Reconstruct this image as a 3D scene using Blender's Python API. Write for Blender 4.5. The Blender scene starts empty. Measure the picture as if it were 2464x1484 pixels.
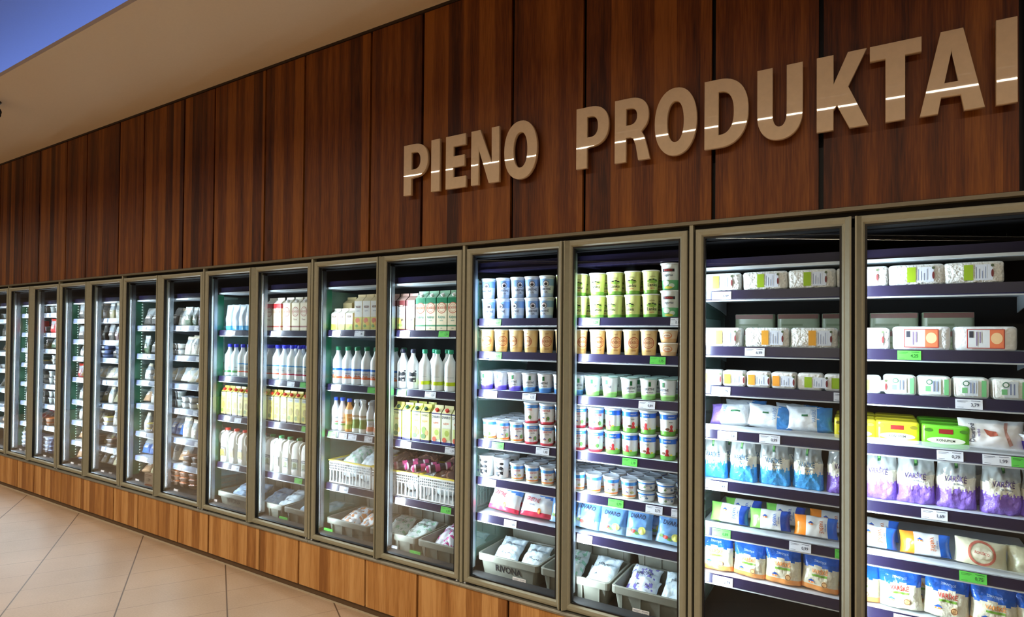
import bpy, bmesh, math, random
from mathutils import Vector, Matrix, noise
random.seed(7)
PI = math.pi
SC = bpy.context.scene
COL = SC.collection
R = random.Random(11)

# ------------------------------------------------------------------ camera
F_PX = 1400.0
cam_d = bpy.data.cameras.new('camera')
cam = bpy.data.objects.new('camera', cam_d); COL.objects.link(cam)
cam_d.sensor_fit = 'HORIZONTAL'; cam_d.sensor_width = 36.0
cam_d.lens = F_PX / 2464 * 36.0
cam_d.shift_y = (787.3 - 742.0) / 2464
cam_d.clip_start = 0.02
yaw, pitch, roll = PI/2 - 1.02597, 0.01405, 0.00882
rot = Matrix.Rotation(yaw, 4, 'Z') @ Matrix.Rotation(PI/2 + pitch, 4, 'X') @ Matrix.Rotation(roll, 4, 'Z')
cam.matrix_world = Matrix.Translation((0, -2.631, 1.7258)) @ rot
SC.camera = cam
SC.view_settings.view_transform = 'Standard'
SC.view_settings.look = 'None'
SC.view_settings.gamma = 1.0
SC.view_settings.use_curve_mapping = False
SC.view_settings.exposure = 0.0

# ------------------------------------------------------------------ world and lights
w = bpy.data.worlds.new('world'); SC.world = w; w.use_nodes = True
w.node_tree.nodes['Background'].inputs[0].default_value = (0.05, 0.07, 0.12, 1)
w.node_tree.nodes['Background'].inputs[1].default_value = 0.3
WARM = (1.0, 0.85, 0.64)
COOL = (0.74, 0.88, 1.0)
def area_light(name, loc, direction, sx, sy, power, color, spread=180.0):
    l = bpy.data.lights.new(name, 'AREA'); l.shape = 'RECTANGLE'
    l.size = sx; l.size_y = sy; l.energy = power; l.color = color; l.spread = math.radians(spread)
    o = bpy.data.objects.new(name, l); COL.objects.link(o)
    o.location = loc
    d = Vector(direction).normalized()
    up = Vector((0, 0, 1)) if abs(d.z) < 0.9 else Vector((0, 1, 0))
    z = -d; x = up.cross(z).normalized(); y = z.cross(x)
    o.rotation_euler = Matrix((x, y, z)).transposed().to_euler()
    return o
# ceiling lamps of the shop: long rows above the aisle
LAMPS = [(-2.1, -2.43, 10.4, -.034, 13), (-11.0, -2.13, 6.0, -.034, 13), (0.3, -9.6, 6.3, -.557, 20), (-6.0, -10.45, 5.8, -.557, 20), (-1.95, -13.1, 4.4, -.557, 20), (-7.2, -6.4, 3.0, -.557, 20), (-0.2, -5.6, 3.0, -.557, 20)]
for lx, ly, ln, la, pw in LAMPS:
    area_light('lamp_light', (lx, ly, 3.485), (0, 0, -1), ln, 0.03, ln*pw*1.15, WARM, 165).rotation_euler.z += la

# ------------------------------------------------------------------ materials
def lin(c):
    return tuple(((v/255)/12.92 if v/255 <= 0.04045 else ((v/255+0.055)/1.055)**2.4) for v in c)
_m = {}
def mat(rgb, rough=0.45, metal=0.0, coat=0.0, bump=0.0, bscale=40.0, alpha=1.0, spec=0.5, key=''):
    k = (rgb, rough, metal, coat, bump, bscale, alpha, spec, key)
    if k in _m: return _m[k]
    m = bpy.data.materials.new('surface_%d_%d_%d' % tuple(int(v) for v in rgb)); m.use_nodes = True
    nt = m.node_tree; b = nt.nodes['Principled BSDF']
    c = lin(rgb)
    b.inputs['Base Color'].default_value = (*c, 1); b.inputs['Roughness'].default_value = rough
    b.inputs['Metallic'].default_value = metal; b.inputs['Coat Weight'].default_value = coat
    b.inputs['Specular IOR Level'].default_value = spec
    if alpha < 1: b.inputs['Alpha'].default_value = alpha
    tc = nt.nodes.new('ShaderNodeTexCoord'); n = nt.nodes.new('ShaderNodeTexNoise')
    n.inputs['Scale'].default_value = bscale
    nt.links.new(tc.outputs['Object'], n.inputs['Vector'])
    mx = nt.nodes.new('ShaderNodeMix'); mx.data_type = 'RGBA'
    mx.inputs[6].default_value = (*(v*0.9 for v in c), 1); mx.inputs[7].default_value = (*(min(1, v*1.08) for v in c), 1)
    nt.links.new(n.outputs[0], mx.inputs[0]); nt.links.new(mx.outputs[2], b.inputs['Base Color'])
    if bump:
        bp = nt.nodes.new('ShaderNodeBump'); bp.inputs['Strength'].default_value = bump; bp.inputs['Distance'].default_value = 0.01
        nt.links.new(n.outputs[0], bp.inputs['Height']); nt.links.new(bp.outputs[0], b.inputs['Normal'])
    _m[k] = m
    return m
def node_mat(name):
    m = bpy.data.materials.new(name); m.use_nodes = True
    return m, m.node_tree, m.node_tree.nodes['Principled BSDF']
def math_node(nt, op, a, b=None, c=None):
    n = nt.nodes.new('ShaderNodeMath'); n.operation = op
    for i, v in enumerate((a, b, c)):
        if v is None: continue
        if isinstance(v, (int, float)): n.inputs[i].default_value = v
        else: nt.links.new(v, n.inputs[i])
    return n.outputs[0]
def wood_mat(name, dark, mid, light, rough=0.5):
    m, nt, b = node_mat(name)
    tc = nt.nodes.new('ShaderNodeTexCoord'); oi = nt.nodes.new('ShaderNodeObjectInfo')
    add = nt.nodes.new('ShaderNodeVectorMath'); add.operation = 'ADD'
    sc = nt.nodes.new('ShaderNodeVectorMath'); sc.operation = 'SCALE'
    sc.inputs[0].default_value = (3.1, 0, 5.7); nt.links.new(oi.outputs['Random'], sc.inputs['Scale'])
    nt.links.new(tc.outputs['Object'], add.inputs[0]); nt.links.new(sc.outputs[0], add.inputs[1])
    sep = nt.nodes.new('ShaderNodeSeparateXYZ'); nt.links.new(add.outputs[0], sep.inputs[0])
    # staves about 7 cm wide, each with its own tone
    st = math_node(nt, 'FLOOR', math_node(nt, 'MULTIPLY', sep.outputs[0], 9.5))
    wn = nt.nodes.new('ShaderNodeTexWhiteNoise'); wn.noise_dimensions = '1D'; nt.links.new(st, wn.inputs['W'])
    def grain(sx, sz, det):
        mp = nt.nodes.new('ShaderNodeMapping'); mp.inputs['Scale'].default_value = (sx, 1, sz)
        nt.links.new(add.outputs[0], mp.inputs[0])
        n = nt.nodes.new('ShaderNodeTexNoise'); n.inputs['Scale'].default_value = 1; n.inputs['Detail'].default_value = det
        n.inputs['Distortion'].default_value = 0.35
        nt.links.new(mp.outputs[0], n.inputs['Vector']); return n.outputs[0]
    g1 = grain(16, 0.8, 4); g2 = grain(170, 7, 3); g3 = grain(6, 0.3, 1)
    v = math_node(nt, 'ADD', math_node(nt, 'MULTIPLY', g1, 0.55), math_node(nt, 'MULTIPLY', g2, 0.35))
    v = math_node(nt, 'ADD', v, math_node(nt, 'MULTIPLY', math_node(nt, 'SUBTRACT', wn.outputs[0], 0.5), 0.26))
    v = math_node(nt, 'ADD', v, math_node(nt, 'MULTIPLY', g3, 0.12))
    cr = nt.nodes.new('ShaderNodeValToRGB'); e = cr.color_ramp.elements
    e[0].position = 0.34; e[0].color = (*lin(dark), 1); e[1].position = 0.68; e[1].color = (*lin(light), 1)
    el = e.new(0.5); el.color = (*lin(mid), 1)
    nt.links.new(v, cr.inputs[0]); nt.links.new(cr.outputs[0], b.inputs['Base Color'])
    b.inputs['Roughness'].default_value = rough; b.inputs['Specular IOR Level'].default_value = 0.3
    bp = nt.nodes.new('ShaderNodeBump'); bp.inputs['Strength'].default_value = 0.25; bp.inputs['Distance'].default_value = 0.003
    nt.links.new(g2, bp.inputs['Height']); nt.links.new(bp.outputs[0], b.inputs['Normal'])
    return m
M_WOOD = wood_mat('dark_laminate', (60, 24, 2), (104, 52, 8), (142, 84, 26))
M_WOOD_PALE = wood_mat('pale_laminate', (150, 98, 50), (190, 134, 74), (218, 166, 104))  # paler tones for the plinth panels, darker ones above
M_FRAME = mat((160, 158, 136), 0.45, 0.1)
M_SILL = mat((150, 148, 135), 0.35, 0.5)
M_BLACK = mat((8, 7, 9), 0.5)
M_GASKET = mat((14, 13, 13), 0.6)
M_BASE = mat((34, 24, 22), 0.5)
M_LINER = mat((14, 14, 16), 0.7)
M_SHELF = mat((205, 212, 218), 0.4)
M_RAIL = mat((33, 28, 54), 0.25)
M_RAIL_LIT = mat((104, 112, 136), 0.3)  # rail colour lightened to stand in for stronger lighting in the far coolers
M_STEEL = mat((205, 212, 216), 0.3, 0.2)
M_WHITE = mat((238, 240, 240), 0.4)
def glass_mat():
    m = bpy.data.materials.new('door_glass'); m.use_nodes = True; nt = m.node_tree
    for n in list(nt.nodes): nt.nodes.remove(n)
    o = nt.nodes.new('ShaderNodeOutputMaterial'); mx = nt.nodes.new('ShaderNodeMixShader')
    t = nt.nodes.new('ShaderNodeBsdfTransparent'); t.inputs[0].default_value = (0.965, 0.985, 0.98, 1)
    g = nt.nodes.new('ShaderNodeBsdfGlossy'); g.inputs['Roughness'].default_value = 0.0
    fr = nt.nodes.new('ShaderNodeFresnel'); fr.inputs[0].default_value = 1.45
    nt.links.new(math_node(nt, 'MULTIPLY', fr.outputs[0], 0.5), mx.inputs[0])
    nt.links.new(t.outputs[0], mx.inputs[1]); nt.links.new(g.outputs[0], mx.inputs[2]); nt.links.new(mx.outputs[0], o.inputs[0])
    return m
M_GLASS = glass_mat()
M_DIV = mat((170, 220, 205), 0.1, alpha=0.22)
M_GREEN = mat((30, 120, 88), 0.25, alpha=0.9)
def floor_mat():
    m, nt, b = node_mat('floor_tiles')
    tc = nt.nodes.new('ShaderNodeTexCoord'); sep = nt.nodes.new('ShaderNodeSeparateXYZ'); nt.links.new(tc.outputs['Object'], sep.inputs[0])
    X, Y = sep.outputs[0], sep.outputs[1]
    def line(nx, ny, off, pitch, width):
        d = math_node(nt, 'ADD', math_node(nt, 'MULTIPLY', X, nx), math_node(nt, 'MULTIPLY', Y, ny))
        d = math_node(nt, 'DIVIDE', math_node(nt, 'SUBTRACT', d, off), pitch)
        f = math_node(nt, 'ABSOLUTE', math_node(nt, 'SUBTRACT', d, math_node(nt, 'ROUND', d)))
        mr = nt.nodes.new('ShaderNodeMapRange'); mr.inputs[1].default_value = width/pitch*0.35; mr.inputs[2].default_value = width/pitch*0.8
        mr.inputs[3].default_value = 1; mr.inputs[4].default_value = 0
        nt.links.new(f, mr.inputs[0]); return mr.outputs[0]
    la = line(0.528, 0.849, -2.151, 0.613, 0.007)
    lb = line(0.849, -0.528, -3.26, 0.297, 0.005)
    n = nt.nodes.new('ShaderNodeTexNoise'); n.inputs['Scale'].default_value = 1.6; n.inputs['Detail'].default_value = 5
    nt.links.new(tc.outputs['Object'], n.inputs['Vector'])
    n2 = nt.nodes.new('ShaderNodeTexNoise'); n2.inputs['Scale'].default_value = 90; nt.links.new(tc.outputs['Object'], n2.inputs['Vector'])
    v = math_node(nt, 'ADD', math_node(nt, 'MULTIPLY', n.outputs[0], 0.7), math_node(nt, 'MULTIPLY', n2.outputs[0], 0.3))
    cr = nt.nodes.new('ShaderNodeValToRGB'); e = cr.color_ramp.elements
    e[0].position = 0.3; e[0].color = (*lin((176, 150, 122)), 1); e[1].position = 0.7; e[1].color = (*lin((204, 178, 150)), 1)
    nt.links.new(v, cr.inputs[0])
    mx = nt.nodes.new('ShaderNodeMix'); mx.data_type = 'RGBA'; mx.inputs[7].default_value = (*lin((84, 64, 48)), 1)
    nt.links.new(cr.outputs[0], mx.inputs[6])
    k = math_node(nt, 'MAXIMUM', math_node(nt, 'MULTIPLY', la, 0.9), math_node(nt, 'MULTIPLY', lb, math_node(nt, 'MULTIPLY', n.outputs[0], 0.75)))
    nt.links.new(k, mx.inputs[0]); nt.links.new(mx.outputs[2], b.inputs['Base Color'])
    b.inputs['Roughness'].default_value = 0.42; b.inputs['Specular IOR Level'].default_value = 0.35
    return m
def plaster_mat(name, rgb):
    m, nt, b = node_mat(name)
    n = nt.nodes.new('ShaderNodeTexNoise'); n.inputs['Scale'].default_value = 60; n.inputs['Detail'].default_value = 4
    tc = nt.nodes.new('ShaderNodeTexCoord'); nt.links.new(tc.outputs['Object'], n.inputs['Vector'])
    mx = nt.nodes.new('ShaderNodeMix'); mx.data_type = 'RGBA'; c = lin(rgb)
    mx.inputs[6].default_value = (*(v*0.96 for v in c), 1); mx.inputs[7].default_value = (*(v*1.03 for v in c), 1)
    nt.links.new(n.outputs[0], mx.inputs[0]); nt.links.new(mx.outputs[2], b.inputs['Base Color']); b.inputs['Roughness'].default_value = 0.9
    return m
def glow_mat(rgb, s):
    m, nt, b = node_mat('emissive_surface')
    b.inputs['Base Color'].default_value = (*rgb, 1); b.inputs['Emission Color'].default_value = (*rgb, 1); b.inputs['Emission Strength'].default_value = s
    return m

# ------------------------------------------------------------------ mesh helpers
class MB:
    def __init__(s): s.v = []; s.f = []; s.m = []; s.sm = []; s.mats = []
    def mi(s, m):
        if m not in s.mats: s.mats.append(m)
        return s.mats.index(m)
    def face(s, idx, m, smooth=False): s.f.append(tuple(idx)); s.m.append(s.mi(m)); s.sm.append(smooth)
    def box(s, x0, x1, y0, y1, z0, z1, m):
        b = len(s.v); s.v += [(x, y, z) for z in (z0, z1) for y in (y0, y1) for x in (x0, x1)]
        for q in ((0, 2, 3, 1), (4, 5, 7, 6), (0, 1, 5, 4), (2, 6, 7, 3), (0, 4, 6, 2), (1, 3, 7, 5)): s.face([b+i for i in q], m)
        return s
    def loft(s, rings, mats, cap0=True, cap1=True, smooth=True, closed=True):
        n = len(rings[0]); b = len(s.v)
        for r in rings: s.v += [tuple(p) for p in r]
        for i in range(len(rings)-1):
            mm = mats[i] if isinstance(mats, (list, tuple)) else mats
            for j in range(n if closed else n-1):
                k = (j+1) % n
                s.face((b+i*n+j, b+i*n+k, b+(i+1)*n+k, b+(i+1)*n+j), mm, smooth)
        m0 = mats[0] if isinstance(mats, (list, tuple)) else mats; m1 = mats[-1] if isinstance(mats, (list, tuple)) else mats
        if cap0: s.face([b+j for j in range(n)][::-1], m0)
        if cap1: s.face([b+(len(rings)-1)*n+j for j in range(n)], m1)
        return s
    def lathe(s, prof, mats, seg=28, cx=0, cy=0, cap0=True, cap1=True):
        return s.loft([[(cx+r*math.cos(2*PI*j/seg), cy+r*math.sin(2*PI*j/seg), z) for j in range(seg)] for r, z in prof], mats, cap0, cap1)
    def tube(s, pts, r, m, seg=8):
        rings = []
        for i, p in enumerate(pts):
            a = Vector(pts[max(0, i-1)]); c = Vector(pts[min(len(pts)-1, i+1)]); t = (c-a).normalized()
            u = t.orthogonal().normalized() if not rings else (u - t*u.dot(t)).normalized()
            v = t.cross(u); rings.append([Vector(p)+r*(math.cos(2*PI*k/seg)*u+math.sin(2*PI*k/seg)*v) for k in range(seg)])
        return s.loft(rings, m)
    def rbox(s, w, d, h, r, m, z0=0, n=4, cx=0, cy=0, wob=0, top=None, seed=0):
        # box with rounded vertical and horizontal edges: superellipse rings
        rings = []
        K = 28
        prof = []
        for i in range(n+1): a = PI/2*i/n; prof.append((r-r*math.sin(a), r-r*math.cos(a)))
        lv = [(ins, zz) for ins, zz in prof] + [(0, h*0.35), (0, h*0.65)] + [(ins, h-zz) for ins, zz in prof[::-1]]
        for ins, zz in lv:
            ring = []
            ww, dd = w/2-ins, d/2-ins
            for j in range(K):
                a = 2*PI*(j+0.5)/K; c, q = math.cos(a), math.sin(a); e = 0.28
                x = ww*math.copysign(abs(c)**e, c); y = dd*math.copysign(abs(q)**e, q)
                if wob:
                    nn = noise.noise((x*30+seed, y*30, zz*30)); x += wob*nn*(1 if abs(x) > ww*.9 else 0.2); y += wob*nn
                zq = zz + (wob*noise.noise((x*25, y*25+seed, 3)) if wob else 0)
                ring.append((cx+x, cy+y, z0+max(0, zq)))
            rings.append(ring)
        return s.loft(rings, m)
    def build(s, name, parent=None, loc=(0, 0, 0)):
        me = bpy.data.meshes.new(name); me.from_pydata(s.v, [], s.f)
        for m in s.mats: me.materials.append(m)
        me.polygons.foreach_set('material_index', s.m); me.polygons.foreach_set('use_smooth', s.sm); me.update()
        o = bpy.data.objects.new(name, me); COL.objects.link(o); o.location = loc
        if parent is not None: o.parent = parent
        return o
def empty(name, loc=(0, 0, 0)):
    o = bpy.data.objects.new(name, None); COL.objects.link(o); o.location = loc; o.empty_display_size = 0.05
    return o
def tag(o, label=None, cat=None, group=None, kind=None):
    if label: o['label'] = label
    if cat: o['category'] = cat
    if group: o['group'] = group
    if kind: o['kind'] = kind
    return o
def kids(o): return [c for c in bpy.data.objects if c.parent == o]
_tree = {}
def tree_of(o):
    if o.name not in _tree: _tree[o.name] = [(c, kids(c)) for c in kids(o)]
    return _tree[o.name]
def copy_tree(o):
    r = o.copy(); COL.objects.link(r)
    for c, gs in tree_of(o):
        d = c.copy(); COL.objects.link(d); d.parent = r
        for g in gs:
            e = g.copy(); COL.objects.link(e); e.parent = d
    return r

# ------------------------------------------------------------------ flat artwork (print on packs)
_tx = {}
def text2d(string, size, bold=0.0, narrow=1.0):
    k = (string, bold, narrow)
    if k not in _tx:
        c = bpy.data.curves.new('t', 'FONT'); c.body = string; c.size = 1; c.align_x = 'CENTER'; c.align_y = 'CENTER'
        c.resolution_u = 2; c.offset = bold; c.fill_mode = 'FRONT'
        o = bpy.data.objects.new('t', c); COL.objects.link(o)
        dg = bpy.context.evaluated_depsgraph_get()
        me = bpy.data.meshes.new_from_object(o.evaluated_get(dg))
        _tx[k] = ([(v.co.x*narrow, v.co.y) for v in me.vertices], [tuple(p.vertices) for p in me.polygons])
        bpy.data.objects.remove(o); bpy.data.curves.remove(c); bpy.data.meshes.remove(me)
    vs, fs = _tx[k]
    return [(x*size, y*size) for x, y in vs], fs
def split_tri(t, lim, out, d=0):
    """halve a 2-D triangle until it is short enough to follow a curved pack"""
    e = [((t[i][0]-t[(i+1) % 3][0])**2 + 0.15*(t[i][1]-t[(i+1) % 3][1])**2, i) for i in range(3)]
    m, i = max(e)
    if m <= lim*lim or d > 9: out.append(t); return
    p, q, r = t[i], t[(i+1) % 3], t[(i+2) % 3]; c = ((p[0]+q[0])/2, (p[1]+q[1])/2)
    split_tri((p, c, r), lim, out, d+1); split_tri((c, q, r), lim, out, d+1)
def art_mesh(mb, art, mapf, curved=None):
    """art: list of shapes in the (u, z) plane; mapf(u, z, lift) gives the 3-D point."""
    from mathutils.geometry import tessellate_polygon
    if curved is None: curved = not getattr(mapf, 'flat', False)
    for i, a in enumerate(art):
        lift = 0.0009 + 0.00025*i; k = a[0]
        polys = []
        if k == 'rect': _, u0, u1, z0, z1, col = a; polys.append([(u0, z0), (u1, z0), (u1, z1), (u0, z1)])
        elif k == 'disc':
            _, u, z, r0, r1, col = a; polys.append([(u+r0*math.cos(2*PI*p/24), z+r1*math.sin(2*PI*p/24)) for p in range(24)])
        elif k == 'ring':
            _, u, z, r0, r1, col = a; n = 28
            for p in range(n):
                t0, t1 = 2*PI*p/n, 2*PI*(p+1)/n
                polys.append([(u+r0*math.cos(t0), z+r0*math.sin(t0)), (u+r1*math.cos(t0), z+r1*math.sin(t0)), (u+r1*math.cos(t1), z+r1*math.sin(t1)), (u+r0*math.cos(t1), z+r0*math.sin(t1))])
        elif k == 'poly': _, pts, col = a; polys.append(pts)
        elif k == 'text':
            _, u, z, size, string, col = a[:6]; ang = a[6] if len(a) > 6 else 0; nar = a[7] if len(a) > 7 else 0.85
            vs, fs = text2d(string, size, 0.018, nar); c, s_ = math.cos(ang), math.sin(ang)
            for f in fs: polys.append([(u+vs[j][0]*c-vs[j][1]*s_, z+vs[j][0]*s_+vs[j][1]*c) for j in f])
        m = mat(col, 0.5)
        for p in polys:
            if not curved:
                b = len(mb.v); mb.v += [mapf(x, y, lift) for x, y in p]; mb.face(range(b, b+len(p)), m); continue
            tris = []
            for t in ([(0, 1, 2)] if len(p) == 3 else tessellate_polygon([[Vector((x, y, 0)) for x, y in p]])):
                q = [p[j] for j in t]
                if (q[1][0]-q[0][0])*(q[2][1]-q[0][1])-(q[2][0]-q[0][0])*(q[1][1]-q[0][1]) < 0: q = q[::-1]
                split_tri(tuple(q), 0.0065, tris)
            for t in tris:
                b = len(mb.v); mb.v += [mapf(x, y, lift) for x, y in t]; mb.face((b, b+1, b+2), m)
def flat_map(y0, lean=0.0):
    f = lambda u, z, l: (u, y0 - l + lean*z, z)
    f.flat = True
    return f
def cyl_map(rf):
    def f(u, z, l):
        r = rf(z) + l; a = u/max(rf(z), 1e-4); return (r*math.sin(a), -r*math.cos(a), z)
    return f

# ------------------------------------------------------------------ the room
def structure(name, mb, **k):
    o = mb.build(name, **k); o['kind'] = 'structure'; return o
structure('floor', MB().box(-15, 5, -16, 0.9, -0.1, 0, floor_mat()))
M_CEIL = plaster_mat('ceiling_paint', (214, 196, 168))
CZ = 3.637
structure('ceiling', MB().box(-15, 5, -0.915, 0.9, CZ, CZ+0.03, M_CEIL))
structure('ceiling_upper', MB().box(-15, 5, -16, 0.9, 4.45, 4.6, plaster_mat('blue_ceiling_paint', (112, 136, 204))))
M_FAR = plaster_mat('dark_plaster', (84, 74, 64))
structure('wall_left', MB().box(-15.2, -15, -16, 0.9, 0, 4.6, M_FAR))
structure('wall_right', MB().box(5, 5.2, -16, 0.9, 0, 4.6, M_FAR))
structure('wall_front', MB().box(-15, 5, -16.2, -16, 0, 4.6, M_FAR))
wall = structure('wall_back', MB().box(-15, 5, 0.05, 0.1, 2.24, CZ, M_BLACK).box(-15, 5, 0.7, 0.9, CZ+0.03, 4.45, plaster_mat('blue_wall_paint', (112, 136, 204))).box(-15, 5, 0.78, 0.9, 0, 2.3, M_BLACK))
# joints repeat every 1.036 m (0.418 + 0.618)
joints = []
x = -0.568 - 1.0363*14
while x < 4.6:
    joints += [x, x+0.4185]; x += 1.0363
for a, b in zip(joints, joints[1:]):
    if b < -14.9: continue
    p = MB().box(0.009, b-a-0.009, 0, 0.02, 0, CZ-2.243-0.02, M_WOOD).build('wood_panel', wall, (a, 0.0, 2.243))
cl = structure('trim_1', MB().box(-15, 5, 0.045, 0.2, 0.03, 0.30, M_BLACK))
for a, b in zip(joints, joints[1:]):
    if b < -14.9: continue
    MB().box(0.008, b-a-0.008, 0, 0.018, 0, 0.287, M_WOOD_PALE).build('wood_panel', cl, (a, 0.0, 0.045))
structure('baseboard_back', MB().box(-15, 5, 0.012, 0.03, 0, 0.05, mat((96, 72, 48), 0.6)).box(-15, 5, 0.0, 0.012, 0, 0.004, mat((196, 180, 150), 0.6)))
structure('trim_2', MB().box(-15, 5, -0.004, 0.04, 3.620, 3.637, mat((40, 24, 14), 0.6)))
structure('trim_3', MB().box(-15, 5, -0.006, 0.045, 2.226, 2.241, mat((120, 112, 92), 0.4, 0.3)))

# suspended linear lamps
for i, (lx, ly, ln, la, pw) in enumerate(LAMPS):
    t = empty('linear_lamp', (lx, ly, 3.5)); t.rotation_euler.z = la
    MB().box(-ln/2, ln/2, -0.03, 0.03, 0, 0.06, mat((225, 225, 220), 0.5)).build('housing', t)
    MB().box(-ln/2, ln/2, -0.02, 0.02, 0.0605, 0.066, glow_mat((1, 0.86, 0.66), 2.5)).build('added_uplight', t)
    for hx in (-ln*0.35, ln*0.35):
        MB().tube([(hx, 0, 0.06), (hx, 0, 0.945)], 0.003, M_STEEL).build('suspension_wire', t)
    tag(t, 'long suspended linear lamp ' + ['along the aisle in front of the coolers', 'continuing the aisle row at its far end', 'slanting behind the viewer towards the right', 'slanting behind the viewer at the far left',
        'slanting at the very back of the shop', 'short and slanting left of the viewer', 'short and slanting close behind the viewer'][i], 'lamp', 'linear lamps above the shop floor')
# diffuse bounce: lamps shine mostly down; an uplight is added on top to brighten the blue ceiling

# unseen light added on top of the soffit to brighten the blue ceiling
area_light('added_ceiling_glow', (-5.0, -0.15, CZ+0.10), (0, -0.12, 1), 19.0, 1.1, 118, (.78, .86, 1.0), 180)
t = empty('added_ceiling_light', (-5.0, -0.15, CZ+0.03))
MB().box(-9.5, 9.5, -.56, .56, 0, .05, mat((200, 200, 205), .4)).build('added_tray', t)
tag(t, 'long added light tray, unseen on the lowered ceiling, brightening the blue ceiling', 'lamp')
# security camera under the soffit
t = empty('security_camera', (-6.2, -0.76, CZ))
MB().lathe([(0.05, -0.012), (0.055, 0)], mat((60, 50, 44), 0.4)).build('mount_plate', t)
MB().lathe([(0.012, -0.07), (0.012, -0.012)], mat((60, 50, 44), 0.4)).build('stem', t)
b = MB().rbox(0.16, 0.07, 0.07, 0.012, mat((12, 12, 14), 0.3), z0=-0.14).build('body', t)
MB().lathe([(0.026, 0), (0.028, 0.02), (0.02, 0.02), (0.018, 0.012)], mat((30, 30, 34), 0.1)).build('lens', t).matrix_local = Matrix.Translation((0.078, 0, -0.105)) @ Matrix.Rotation(PI/2, 4, 'Y')
tag(t, 'small black security camera mounted under the beige ceiling at the left', 'camera')

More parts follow.
